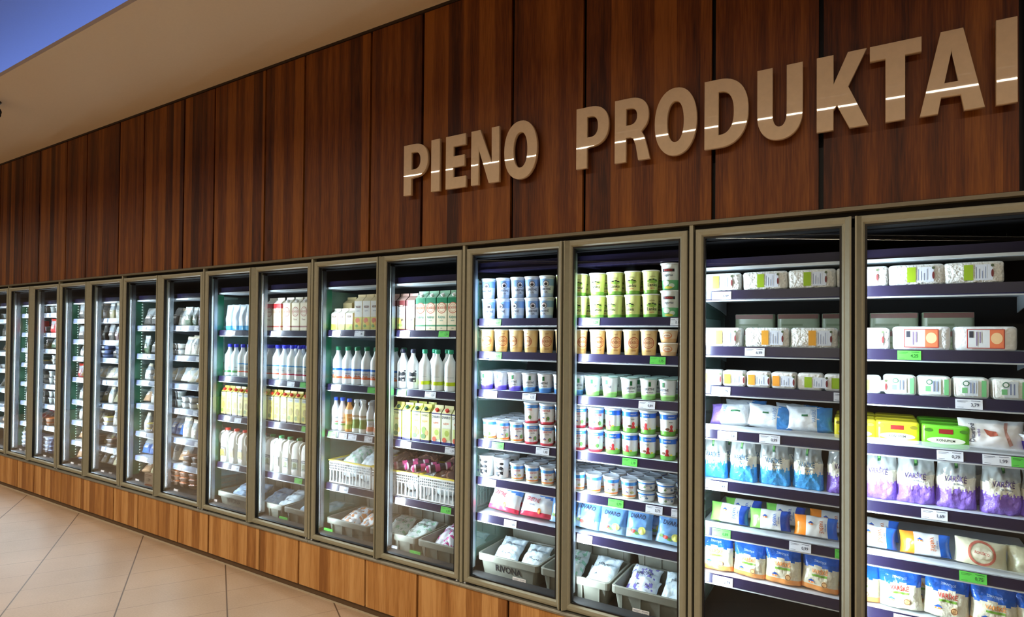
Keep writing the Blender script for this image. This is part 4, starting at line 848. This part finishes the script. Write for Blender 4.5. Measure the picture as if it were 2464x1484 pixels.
def finish_labels():
    groups = {}
    for r in REC: groups.setdefault((r[1], r[2], r[3]), []).append(r)
    for (kind, k, where), L in groups.items():
        cols = sorted(set(round(r[6], 3) for r in L)); nb = max(r[5] for r in L); nt = max(r[4] for r in L)
        d = DESC[kind]; c = CAT[kind.split('_')[-1]]
        for o, _, _, _, t, b, x in L:
            i = cols.index(round(x, 3)); n = len(cols)
            if n == 1: s = 'lone ' + d if len(L) == 1 else d
            elif n == 2: s = ('left ' if i == 0 else 'right ') + d
            else: s = ORD[i] + ' ' + d + ' from left'
            if nt >= 1: s += ', ' + (['bottom tier', 'top tier'] if nt == 1 else ['lowest tier', 'second tier', 'third tier', 'fourth tier', 'fifth tier', 'sixth tier'])[t]
            if nb: s += ', ' + ['front row', 'second row', 'third row', 'fourth row'][b]
            s += ', %s, %s' % (where, UN[k])
            tag(o, s, c, '%ss, %s of the %s' % (d, where, UN[k]))

# ------------------------------------------------------------------ goods: rightmost cooler
row(1, 0, 'green_block', [-.567, -.376, -.193, -.01, .171, .352], .178, turn=.02)
row(1, 0, 'small_green_block', [-.53, -.40, -.27, -.14, -.01], .31, turn=.1)
row(1, 1, 'amber_block', [-.562, -.369, -.184, -.001], .178, turn=.02)
row(1, 1, 'framed_block', [.190, .386], .180, turn=.03)
row(1, 1, 'dull_box', [-.46, -.27, -.08, .11, .30], .46, tiers=2, turn=.03)
row(1, 2, 'small_amber_block', [-.606, -.505, -.403, -.300], .175, turn=.05)
row(1, 2, 'small_lime_block', [-.198, -.096, .008], .175, turn=.05)
row(1, 2, 'small_green_block', [.120, .231, .343, .456], .175, turn=.04)
row(1, 3, 'purple_lying_bag', [-.535], .20, turn=.05, rot=(-.55, 0, 0)); row(1, 3, 'blue_lying_bag', [-.365, -.205], .20, turn=.06, rot=(-.55, 0, 0))
row(1, 3, 'blue_lying_bag', [-.49, -.27], .33, turn=.1, rot=(-.55, 0, 0), jz=.01)
row(1, 3, 'yellow_pack', [-.035, .112], .22, turn=.05, backs=2, dy=.11); row(1, 3, 'green_pack', [.268], .20, turn=.05, backs=2, dy=.11)
row(1, 3, 'dessert_bag', [.405], .185, turn=.05, rot=(-.2, .03, 0)); row(1, 3, 'purple_bowl', [.545], .20)
row(1, 4, 'blue_curd_bag', [-.603, -.474, -.343, -.208], .205, turn=.12); row(1, 4, 'purple_curd_bag', [-.076, .050, .172, .301, .436, .56], .205, turn=.12)
row(1, 4, 'blue_curd_bag', [-.55, -.40, -.25], .31, turn=.12); row(1, 4, 'purple_curd_bag', [.02, .18, .34], .31, turn=.12)
row(1, 5, 'green_brick', [-.530, -.358], .185, turn=.03, rot=(-.35, 0, 0)); row(1, 5, 'orange_brick', [-.178, .030, .205], .185, turn=.04, rot=(-.35, 0, 0))
row(1, 5, 'green_brick', [-.49, -.31], .30, turn=.1, rot=(-.35, 0, 0)); row(1, 5, 'orange_brick', [-.13, .04], .30, turn=.1, rot=(-.35, 0, 0))
row(1, 5, 'oval_brick', [.375], .185, turn=.03, rot=(-.25, 0, 0)); row(1, 5, 'beige_brick', [.535], .20, turn=.1)
row(1, 6, 'orange_word_bag', [-.585, -.445, -.305, -.165, -.02], .185, turn=.10, rot=(-.12, 0, 0)); row(1, 6, 'red_word_bag', [.125, .268], .185, turn=.10, rot=(-.12, 0, 0)); row(1, 6, 'orange_word_bag', [.412, .55], .185, turn=.1, rot=(-.12, 0, 0))
row(1, 6, 'orange_word_bag', [-.50, -.33, -.16, .05, .22], .29, turn=.15, rot=(-.12, 0, 0))
# ------------------------------------------------------------------ goods: cream tub cooler
row(2, 0, 'sky_tub', [-1.868, -1.768, -1.672, -1.579, -1.487], tiers=2, turn=.5); row(2, 0, 'lanku_tub', [-1.385, -1.292, -1.192, -1.094, -.998, -.907], tiers=2, turn=.5, backs=1); row(2, 0, 'greek_tub', [-.809, -.708], tiers=2, turn=.3)
row(2, 1, 'caramel_tub', [-1.877, -1.778, -1.679, -1.585, -1.487, -1.390, -1.290, -1.188, -1.099, -1.005, -.915], turn=.6); row(2, 1, 'caramel_bowl', [-.816, -.714], tiers=2, turn=.4)
row(2, 2, 'purple_cup', [-1.875, -1.779, -1.686], backs=2, turn=.5); row(2, 2, 'blue_cup', [-1.591, -1.494, -1.398, -1.306], backs=2, turn=.5); row(2, 2, 'green_cup', [-1.214, -1.117, -1.015, -.914, -.820, -.728], backs=2, turn=.5)
row(2, 3, 'orange_tub', [-1.851, -1.761, -1.669], backs=3, turn=.5); row(2, 3, 'red_tub', [-1.577, -1.480, -1.385, -1.290, -1.195], tiers=2, turn=.5, backs=1); row(2, 3, 'meadow_tub', [-1.100, -1.008, -.916, -.816, -.716], tiers=2, turn=.6, backs=1)
row(2, 4, 'cow_tub', [-1.872, -1.770], .19, turn=.4, backs=1, dy=.11); row(2, 4, 'low_tub', [-1.665, -1.570, -1.474, -1.384, -1.294, -1.202, -1.106, -1.012], backs=3, turn=.5); row(2, 4, 'flat_tub', [-.921, -.825, -.729], tiers=2, backs=3, turn=.5, dy=.098)
row(2, 5, 'sour_bag', [-1.755, -1.535], .185, turn=.05, rot=(-.45, 0, 0)); row(2, 5, 'sour_bag', [-1.65, -1.42], .30, turn=.05, rot=(-.45, 0, 0))
row(2, 5, 'dvaro_bag', [-1.385, -1.240, -1.100, -.962, -.80], .185, turn=.08, rot=(-.30, 0, 0)); row(2, 5, 'dvaro_bag', [-1.20, -1.05, -.90, -.75], .28, turn=.08, rot=(-.30, 0, 0))
# ------------------------------------------------------------------ goods: white basket cooler
row(3, 0, 'cream_short_carton', [-3.108, -3.036, -2.964], .180, turn=.03); row(3, 0, 'cream_tall_carton', [-2.880, -2.806, -2.732, -2.66], .180, turn=.04); row(3, 0, 'brown_carton', [-3.10, -2.99], .30, turn=.1)
row(3, 0, 'maroon_carton', [-2.582, -2.504, -2.427], .182, turn=.03); row(3, 0, 'green_carton', [-2.346, -2.264, -2.181, -2.098, -2.015], .182, turn=.03)
row(3, 0, 'maroon_carton', [-2.57, -2.49], .29, turn=.03)
row(3, 1, 'orange_bottle', [-3.112, -3.02, -2.93, -2.84, -2.755, -2.672, -2.60], turn=.5, backs=1); row(3, 1, 'cow_bottle', [-2.520, -2.437], turn=.2); row(3, 1, 'lime_bottle', [-2.342, -2.240, -2.141, -2.045], turn=.2, backs=1)
row(3, 2, 'kefir_bottle', [-3.118, -3.055], .182, turn=.4); row(3, 2, 'peach_bottle', [-2.988], .182, turn=.4); row(3, 2, 'herb_bottle', [-2.922, -2.856], .182, turn=.4); row(3, 2, 'plain_bottle', [-2.79, -2.724, -2.66], .182, turn=.4)
row(3, 2, 'plain_bottle', [-2.95, -2.85, -2.75], .26, turn=.4)
row(3, 2, 'dark_short_carton', [-2.592], .18, turn=.1); row(3, 2, 'yellow_green_carton', [-2.524, -2.452, -2.374, -2.302], .18, turn=.05); row(3, 2, 'red_cap_carton', [-2.215, -2.138, -2.06], .18, turn=.04); row(3, 2, 'yellow_green_carton', [-2.50, -2.42, -2.34], .27, turn=.05)
# ------------------------------------------------------------------ goods: milk jug cooler
row(4, 0, 'blue_bag_pack', [-4.33, -4.245, -4.16, -4.075], .18, turn=.03); row(4, 0, 'red_box', [-4.34, -4.2, -4.06, -3.95], .30, turn=.1)
row(4, 0, 'grey_carton', [-3.905], .18, turn=.05); row(4, 0, 'red_top_carton', [-3.81, -3.715], .182, turn=.03); row(4, 0, 'plain_cream_carton', [-3.610, -3.512, -3.42, -3.33], .182, turn=.03)
row(4, 1, 'green_bottle', [-4.352, -4.268], turn=.3); row(4, 1, 'blue_bottle', [-4.184, -4.100, -4.016, -3.932, -3.847, -3.762, -3.680], turn=.3, backs=1); row(4, 1, 'crimson_bottle', [-3.594, -3.508, -3.42, -3.33], turn=.3, backs=1)
row(4, 2, 'yellow_carton', [-4.36, -4.288, -4.215, -4.142, -4.07, -3.998, -3.926, -3.85, -3.776, -3.702, -3.628, -3.554, -3.48, -3.40], .178, turn=.05)
row(4, 3, 'red_cap_jug', [-4.352, -4.240, -4.128, -4.016, -3.904], .185, turn=.1); row(4, 3, 'green_cap_jug', [-3.794, -3.692, -3.592, -3.494, -3.39], .185, turn=.1)
# ------------------------------------------------------------------ goods: the far coolers
def mix(k, i, seq, x0=None, x1=None, y=.185, tiers=None, z=None, where=None, rot=None, backs=0, turn=.25):
    a = (XU[k]+.085) if x0 is None else x0; b = (XU[k]+1.17) if x1 is None else x1
    if len(seq) < 10: seq = list(seq[:3]) + [seq[2]] + list(seq[3:6]) + [seq[5]] + list(seq[6:])
    n = len(seq)
    by = {}
    for j, kd in enumerate(seq): by.setdefault(kd, []).append(a+(b-a)*j/max(1, n-1))
    for kd, xs in by.items():
        row(k, i, kd, xs, y, tiers=(tiers or {}).get(kd, 1), z=z, where=where, rot=(rot or {}).get(kd), turn=turn, backs=backs if kd.endswith(('tray', 'pot', 'wedge')) else 0)
LEAN = {'grey_wedge': (-.5, 0, .5), 'tan_wedge': (-.5, 0, .5), 'olive_pouch': (-.5, 0, .2), 'tan_pouch': (-.5, 0, .1), 'white_pouch': (-.15, 0, 0), 'blue_pouch': (-.4, 0, 0), 'dark_pouch': (-.3, 0, 0)}
T3 = {'white_tray': 3, 'orange_tray': 2, 'blue_tray': 3, 'brown_tray': 2, 'white_pot': 2, 'grey_pot': 2, 'yellow_tray': 2}
mix(5, 0, ['dark_pouch', 'dark_pouch', 'herb_pouch', 'dark_pouch', 'white_pouch', 'herb_pouch', 'ham_pouch', 'white_pouch', 'red_pouch'], rot=LEAN)
mix(5, 1, ['herb_pouch', 'dark_pouch', 'herb_pouch', 'white_pot', 'white_pot', 'white_pouch', 'white_pouch', 'white_pot', 'white_pouch'], rot=LEAN, tiers=T3)
mix(5, 2, ['white_pouch', 'white_pot', 'tan_wedge', 'grey_wedge', 'grey_wedge', 'grey_wedge', 'tan_wedge', 'tan_wedge', 'tan_wedge'], rot=LEAN, tiers=T3)
mix(5, 3, ['tan_pouch', 'white_pouch', 'white_pouch', 'grey_pot', 'grey_pot', 'white_pot', 'yellow_pot', 'yellow_tray', 'yellow_pot'], rot=LEAN, tiers=T3)
mix(5, 4, ['white_pouch', 'yellow_tray', 'tan_wedge', 'blue_pouch', 'blue_pouch', 'white_pouch', 'blue_pouch', 'blue_pouch', 'herb_pouch'], rot=LEAN, tiers=T3)
mix(5, 5, ['blue_pouch', 'blue_pouch', 'tan_pouch', 'white_pouch', 'tan_pouch', 'brown_tray', 'brown_tray', 'tan_pouch'], rot=LEAN, tiers=T3)
mix(5, 0, ['tan_pouch', 'olive_pouch', 'white_pouch', 'orange_tray', 'orange_tray', 'orange_tray', 'orange_tray'], rot={**LEAN, 'tan_pouch': (-.9, 0, 0)}, tiers={'orange_tray': 3}, z=.430, where='cooler bottom', backs=1)
mix(6, 0, ['dark_pouch', 'olive_pouch', 'olive_pouch', 'white_pouch', 'olive_pouch', 'white_pouch', 'olive_pouch', 'white_pouch'])
mix(6, 1, ['dark_pouch', 'dark_pouch', 'white_pot', 'dark_pouch', 'dark_pouch', 'ham_pouch', 'red_pouch', 'ham_pouch'], tiers=T3)
mix(6, 2, ['white_pouch', 'dark_pouch', 'blue_tray', 'blue_tray', 'dark_pouch', 'blue_tray', 'blue_tray'], tiers={'blue_tray': 3}, rot=LEAN)
mix(6, 3, ['red_pouch', 'tan_wedge', 'grey_wedge', 'grey_wedge', 'grey_wedge', 'grey_wedge', 'tan_wedge', 'tan_wedge'], rot=LEAN)
mix(6, 4, ['white_pouch', 'white_pouch', 'white_pot', 'olive_pouch', 'white_pouch', 'olive_pouch', 'tan_pouch', 'olive_pouch'], rot=LEAN, tiers=T3)
mix(6, 5, ['white_pouch', 'white_pouch', 'white_pouch', 'olive_pouch', 'yellow_tray', 'white_pouch', 'yellow_tray', 'white_pouch'], rot=LEAN, tiers=T3)
mix(6, 6, ['tan_pouch', 'white_pouch', 'brown_tray', 'olive_pouch', 'brown_tray', 'olive_pouch', 'brown_tray'], rot=LEAN, tiers=T3)
mix(6, 0, ['tan_pouch', 'blue_tray', 'dark_pouch', 'olive_pouch', 'dark_pouch', 'olive_pouch', 'dark_pouch', 'olive_pouch'], rot={**LEAN, 'dark_pouch': (-.6, 0, 0)}, z=.430, where='cooler bottom')
mix(7, 0, ['olive_pouch', 'white_pot', 'grey_pot', 'grey_pot', 'grey_pot', 'grey_pot', 'grey_pot', 'white_pot'], tiers=T3)
mix(7, 1, ['white_pouch', 'red_box', 'red_box', 'grey_pot', 'red_pouch', 'red_box', 'white_pot', 'white_pot'], tiers={'white_pot': 3})
mix(7, 2, ['white_pouch', 'herb_pouch', 'white_pot', 'olive_pouch', 'herb_pouch', 'dark_pouch', 'white_pouch', 'grey_wedge'], rot={'herb_pouch': (-.3, 0, 0), 'grey_wedge': (-.4, 0, 0)})
mix(7, 3, ['white_pot', 'white_pouch', 'yellow_tray', 'olive_pouch', 'white_pot', 'white_pot', 'white_pouch'], rot={'white_pouch': (-.7, 0, 0), 'olive_pouch': (-.7, 0, 0)}, tiers={'white_pot': 2})
mix(7, 4, ['white_pouch', 'white_pot', 'grey_pot', 'white_pot', 'grey_pot', 'white_pot', 'grey_pot', 'white_pot'], tiers=T3)
mix(7, 5, ['white_pouch', 'tan_pouch', 'white_pouch', 'grey_pot', 'grey_pot', 'grey_pot', 'white_pouch', 'grey_pot'], tiers=T3)
mix(7, 6, ['red_pouch', 'orange_tray', 'red_pouch', 'orange_tray', 'orange_tray', 'tan_pouch', 'orange_tray', 'tan_pouch'], tiers=T3, rot={'red_pouch': (-.8, 0, 0)})
mix(7, 0, ['white_tray', 'white_tray', 'blue_tray', 'white_tray', 'blue_tray', 'white_tray', 'white_tray'], tiers={'white_tray': 4, 'blue_tray': 4}, z=.430, where='cooler bottom')
for i, kd in enumerate(['grey_pot', 'white_pouch', 'tan_pouch', 'white_pot', 'olive_pouch', 'white_tray', 'tan_pouch']):
    row(8, i, kd, [XU[8]+.62+.15*j for j in range(4)], .185, rot=LEAN.get(kd))

# ------------------------------------------------------------------ crates and baskets with their bags
M_CRATE = mat((118, 118, 106), .45)
def crate(x, y, z, w_, d_, h, label, cat='crate', word=None, group='grey crates in the cooler bottoms', name='plastic_crate'):
    t = empty(name, (x, y, z)); b = MB()
    def rg(ww, dd, zz):
        out = []
        for cx, cy, a0 in ((1, 1, 0), (-1, 1, 90), (-1, -1, 180), (1, -1, 270)):
            for q in (0, 30, 60, 90):
                a = math.radians(a0+q); out.append((cx*(ww/2-.02)+.02*math.cos(a), cy*(dd/2-.02)+.02*math.sin(a), zz))
        return out
    b.loft([rg(w_*.86, d_*.86, 0), rg(w_*.93, d_*.93, h-.038), rg(w_-.002, d_-.002, h-.038), rg(w_, d_, h-.034), rg(w_, d_, h-.003), rg(w_-.004, d_-.004, h), rg(w_-.022, d_-.022, h), rg(w_-.026, d_-.026, h-.004), rg(w_*.86-.008, d_*.86-.008, .006)], M_CRATE, smooth=False)
    b.build('crate_shell', t)
    rb = MB()
    for rx in (-.36, -.12, .12, .36):
        rb.loft([[(rx*w_-.002*1, -d_*.43-.001+.0*zz, zz), (rx*w_+.002, -d_*.43-.001, zz), (rx*w_+.002, -d_/2+.004, zz), (rx*w_-.002, -d_/2+.004, zz)] for zz in (.02, h-.036)], M_CRATE, smooth=False)
    if word is None: rb.build('stiffening_ribs', t)
    if word:
        p = MB(); art_mesh(p, [('text', 0, h*.47, .050, word, (22, 22, 26), 0, .9)], lambda u, zz, l: (u, -(d_*.43+(d_*.035)*zz/(h-.038))-l-.001, zz)); p.build('printed_word', t)
    tag(t, label, cat, group); return t
def heap(k, x, y, z, kinds, w_, d_, nx, ny, rz=0.0, tilt=-1.1, where='crate'):
    n = 0
    for j in range(ny):
        for i in range(nx):
            kd = kinds[n % len(kinds)]; n += 1
            put(kd, x+(i-(nx-1)/2)*w_/nx*.97+R.uniform(-.004, .004), y-d_/2+.06+max(.0, d_-.27)*j/max(1, ny-1), z+.028+.03*j+R.uniform(0, .008), k, where, -1, j, (tilt+R.uniform(-.06, .06), R.uniform(-.10, .10), rz+R.uniform(-.13, .13)))
CR_Z = .3635
SLOT = ['left', 'middle', 'right']
fill = {2: [['white_milk_bag'], ['green_milk_bag', 'white_milk_bag'], ['purple_milk_bag', 'white_milk_bag']],
        3: [['orange_milk_bag'], ['green_milk_bag'], ['pink_milk_bag', 'white_milk_bag']],
        4: [['blue_milk_bag'], ['blue_milk_bag', 'white_milk_bag'], ['blue_milk_bag']]}
for k in (2, 3, 4):
    for s in range(3):
        x = XU[k]+.225+.402*s; q = s == 0 and k in (2, 4)
        crate(x, .285, CR_Z, .392, .33, .128 if k == 2 else .118, 'grey plastic crate in the %s bottom slot of the %s' % (SLOT[s], UN[k]), word='RIVONA' if q else None)
        heap(k, x, .285, CR_Z, fill[k][s], .36, .32, 2, 2, where=SLOT[s]+' front crate')
        crate(x, .575, CR_Z, .392, .23, .215, 'taller grey crate behind the %s front crate of the %s' % (SLOT[s], UN[k]), word='RIVONA' if (k == 2 and s == 0) else None)
        heap(k, x, .575, CR_Z+.12, fill[k][s][-1:], .34, .2, 2, 1, where=SLOT[s]+' rear crate')
def basket(x, y, z, k, s):
    t = empty('slatted_basket', (x, y, z)); W, Dp, Hh = .388, .36, .158; m = mat((236, 238, 238), .35); b = MB()
    b.box(-W/2, W/2, -Dp/2, Dp/2, 0, .004, m)
    for yy in (-Dp/2, Dp/2-.004):
        for z0, z1 in ((.0, .012), (.088, .094), (.106, .111), (.122, .127), (.138, .150)): b.box(-W/2, W/2, yy, yy+.004, z0, z1, m)
        for i in range(13):
            xx = -W/2+.006+(W-.018)*i/12; b.box(xx, xx+(.012 if i % 3 == 0 else .007), yy-.001, yy+.004, .01, .092, m)
        for i in range(25):
            xx = -W/2+(W-.004)*i/24; b.box(xx, xx+.003, yy, yy+.004, .092, .14, m)
    for xx in (-W/2, W/2-.004):
        for z0, z1 in ((.0, .012), (.088, .094), (.11, .115), (.138, .150)): b.box(xx, xx+.004, -Dp/2, Dp/2, z0, z1, m)
        for i in range(12):
            yy = -Dp/2+.006+(Dp-.018)*i/11; b.box(xx, xx+.004, yy, yy+.007, .01, .14, m)
    b.build('slatted_body', t)
    r = MB(); ye = mat((226, 200, 70), .4)
    for a in ((-W/2-.003, W/2+.003, -Dp/2-.004, -Dp/2+.006), (-W/2-.003, W/2+.003, Dp/2-.006, Dp/2+.003), (-W/2-.003, -W/2+.005, -Dp/2, Dp/2), (W/2-.005, W/2+.003, -Dp/2, Dp/2)): r.box(*a, .150, Hh, ye)
    r.build('yellow_rim', t)
    tag(t, 'white slatted plastic basket with yellow rim, %s one of three under the kefir cartons' % SLOT[s], 'basket', 'white baskets on the fourth shelf')
for s in range(3):
    x = XU[3]+.225+.398*s; basket(x, .32, SH[3][3]+.001, 3, s)
    kinds = [['green_milk_bag', 'white_milk_bag'], ['brown_bag'], ['brown_bag', 'purple_milk_bag']][s]
    heap(3, x, .32, SH[3][3]+.02, ['white_milk_bag'], .34, .32, 2, 2, tilt=-1.4, where=SLOT[s]+' basket base')
    heap(3, x, .33, SH[3][3]+.095, kinds, .34, .32, 2, 2, tilt=-1.25, where=SLOT[s]+' basket top')
for i, (x, y) in enumerate([(-2.50, .22), (-2.43, .24), (-2.34, .21), (-2.26, .25)]):
    put('pink_roll', x, y, SH[3][3]+.165, 3, 'middle basket top', -1, 0, (.1, 0, -.75+R.uniform(-.1, .1)))
finish_labels()

# ------------------------------------------------------------------ price tags in the shelf rails
TW, TG, TP = (226, 230, 240), (96, 206, 80), (226, 206, 190)
_tp = {}
def price_tag(x0, x1, k, z, col, price, where, base=False):
    w_ = max(.05, x1-x0); key = (col, price, round(w_, 2)); h = .036
    if key not in _tp:
        t = MB(); t.box(-w_/2, w_/2, -.0008, .0008, 0, h, mat(col, .4)); o = t.build('price_tag')
        p = MB(); ink = (60, 66, 86) if col != TG else (30, 90, 40)
        art_mesh(p, [('text', w_*.22, h*.42, h*.48, price, ink), ('rect', -w_*.44, -w_*.05, h*.80, h*.84, ink), ('rect', -w_*.44, -w_*.12, h*.68, h*.71, ink), ('rect', w_*.08, w_*.42, h*.82, h*.87, ink), ('rect', -w_*.44, -w_*.2, h*.14, h*.17, ink)], flat_map(-.0008)); p.build('printed_price', o)
        _tp[key] = o; tree_of(o)
    else: o = copy_tree(_tp[key])
    if base: o.location = ((x0+x1)/2, .0975, z); o.rotation_euler = (-.04, 0, 0)
    else: o.location = ((x0+x1)/2, YR-.0098, z-.0375); o.rotation_euler = (-.17, 0, 0)
    cn = {TW: 'white', TG: 'bright green', TP: 'pale beige'}[col]
    o['label'] = '%s price tag %s, %s' % (cn, where, UN[k]); o['category'] = 'price tag'; o['group'] = '%s price tags' % cn
TAGS = [(2, 0, 'g', -1.815, -1.739, '1,19'), (2, 0, 'g', -1.225, -1.147, '1,29'), (2, 0, 'w', -0.787, -0.738, '2,15'), (2, 1, 'g', -1.812, -1.733, '1,99'), (2, 1, 'g', -0.886, -0.810, '1,75'), (2, 2, 'w', -1.843, -1.760, '0,99'), (2, 2, 'w', -1.596, -1.512, '1,15'), (2, 2, 'w', -0.941, -0.860, '0,89'), (2, 3, 'g', -1.791, -1.713, '1,29'), (2, 3, 'w', -1.509, -1.429, '1,45'), (2, 3, 'g', -1.023, -0.946, '1,19'), (2, 4, 'w', -1.848, -1.762, '2,09'), (2, 4, 'g', -1.095, -1.016, '0,79'), (2, 4, 'w', -0.903, -0.821, '0,75'), (2, 4, 'w', -0.779, -0.710, '0,69'), (2, 5, 'w', -1.706, -1.627, '1,65'), (2, 5, 'w', -1.264, -1.180, '1,09'), (2, -1, 'p', -1.636, -1.554, '0,95'), (2, -1, 'p', -0.959, -0.876, '0,99'), (1, 0, 'w', -0.596, -0.514, '6,49'), (1, 1, 'w', -0.455, -0.374, '6,99'), (1, 1, 'g', 0.111, 0.187, '4,25'), (1, 2, 'w', -0.597, -0.516, '3,79'), (1, 2, 'w', -0.109, -0.046, '3,49'), (1, 2, 'w', 0.293, 0.374, '3,79'), (1, 3, 'w', -0.570, -0.487, '1,59'), (1, 3, 'w', -0.394, -0.312, '0,99'), (1, 3, 'w', 0.236, 0.317, '0,79'), (1, 3, 'w', 0.373, 0.455, '1,99'), (1, 3, 'g', 0.455, 0.525, '1,39'), (1, 4, 'w', -0.609, -0.526, '1,49'), (1, 4, 'w', 0.187, 0.269, '1,69'), (1, 5, 'g', -0.592, -0.513, '0,89'), (1, 5, 'w', -0.273, -0.193, '0,99'), (1, 5, 'g', -0.104, -0.046, '0,85'), (1, 5, 'g', 0.304, 0.385, '0,75'), (1, 6, 'w', -0.589, -0.503, '2,79'), (1, 6, 'w', 0.098, 0.182, '2,49'), (3, 0, 'w', -3.093, -3.013, '1,05'), (3, 0, 'w', -2.881, -2.795, '1,45'), (3, 0, 'w', -2.485, -2.404, '1,55'), (3, 0, 'g', -2.179, -2.100, '1,29'), (3, 1, 'w', -3.096, -3.006, '1,15'), (3, 1, 'g', -2.758, -2.674, '1,09'), (3, 1, 'g', -2.502, -2.427, '1,19'), (3, 1, 'w', -2.279, -2.195, '1,39'), (3, 2, 'g', -3.122, -3.044, '0,99'), (3, 2, 'w', -3.015, -2.942, '1,25'), (3, 2, 'w', -2.929, -2.854, '1,15'), (3, 2, 'w', -2.781, -2.710, '1,35'), (3, 2, 'w', -2.469, -2.384, '1,19'), (3, 2, 'w', -2.122, -2.048, '1,29'), (3, 3, 'w', -3.005, -2.923, '0,69'), (3, 3, 'w', -2.508, -2.425, '0,45'), (3, 3, 'g', -2.148, -2.073, '0,39'), (3, -1, 'g', -3.128, -3.045, '0,59'), (3, -1, 'w', -2.560, -2.472, '0,65'), (3, -1, 'g', -2.368, -2.286, '0,55'), (4, 0, 'w', -4.291, -4.181, '0,75'), (4, 0, 'w', -3.743, -3.658, '1,35'), (4, 1, 'w', -3.555, -3.474, '1,25'), (4, 1, 'g', -3.417, -3.339, '1,19'), (4, 2, 'w', -4.170, -4.086, '1,15'), (4, 2, 'g', -3.393, -3.323, '1,09'), (4, 3, 'w', -4.197, -4.101, '1,99'), (4, 3, 'g', -3.461, -3.380, '1,89'), (4, -1, 'p', -4.439, -4.350, '0,69'), (4, -1, 'g', -3.594, -3.505, '0,59'),]
for k, i, c, a, n in [(5, -1, 'p', .70, 1), (5, -1, 'p', .08, 2), (6, -1, 'p', .08, 4), (6, -1, 'p', .70, 3), (7, -1, 'p', .08, 2), (7, -1, 'p', .70, 3)]:
    TAGS += [(k, i, c, XU[k]+a+.15*j, XU[k]+a+.15*j+.06, '1,5%d' % (j+1)) for j in range(n)]
for k in (5, 6, 7):
    for i in range(len(SH[k])): TAGS += [(k, i, 'w', XU[k]+.12+.27*j+.03*(i % 3), XU[k]+.18+.27*j+.03*(i % 3), '2,%d9' % (i+1)) for j in range(4)]
cnt = {}
for k, i, c, x0, x1, pr in TAGS: cnt.setdefault((k, i, c), []).append(x0)
for k, i, c, x0, x1, pr in TAGS:
    L = sorted(cnt[(k, i, c)]); col = {'w': TW, 'g': TG, 'p': TP}[c]
    pos = '' if len(L) == 1 else (('left ' if x0 == L[0] else 'right ') if len(L) == 2 else ORD[L.index(x0)]+' from left ')
    if i < 0: price_tag(x0, x1, k, .368+.012, col, pr, '%son the dark strip below the crates' % pos if k < 5 else '%son the dark bottom strip' % pos, True)
    else: price_tag(x0, x1, k, SH[k][i], col, pr, '%son the %s rail' % (pos, LEVEL[i]))
# a larger price card stands behind the glass, low in the orange pack cooler
t = MB(); t.box(-.055, .055, -.001, .001, 0, .115, mat((232, 214, 200), .4)); o = t.build('price_card'); o.location = (-5.285, .060, .400); o.rotation_euler = (0, 0, .1)
p = MB(); art_mesh(p, [('text', 0, .052, .036, '1,39', (40, 30, 30)), ('rect', -.045, .045, .092, .096, (150, 90, 80)), ('rect', -.045, .03, .082, .085, (150, 110, 100)), ('rect', -.05, .05, .004, .016, (206, 110, 80))], flat_map(-.001)); p.build('printed_price', o)
tag(o, 'larger pale price card standing low behind the glass of the orange pack cooler', 'price card')

for kd in list(PROTO):
    if kd not in _used:
        o = PROTO[kd]
        for c in kids(o): bpy.data.objects.remove(c)
        bpy.data.objects.remove(o)
bpy.context.view_layer.update()
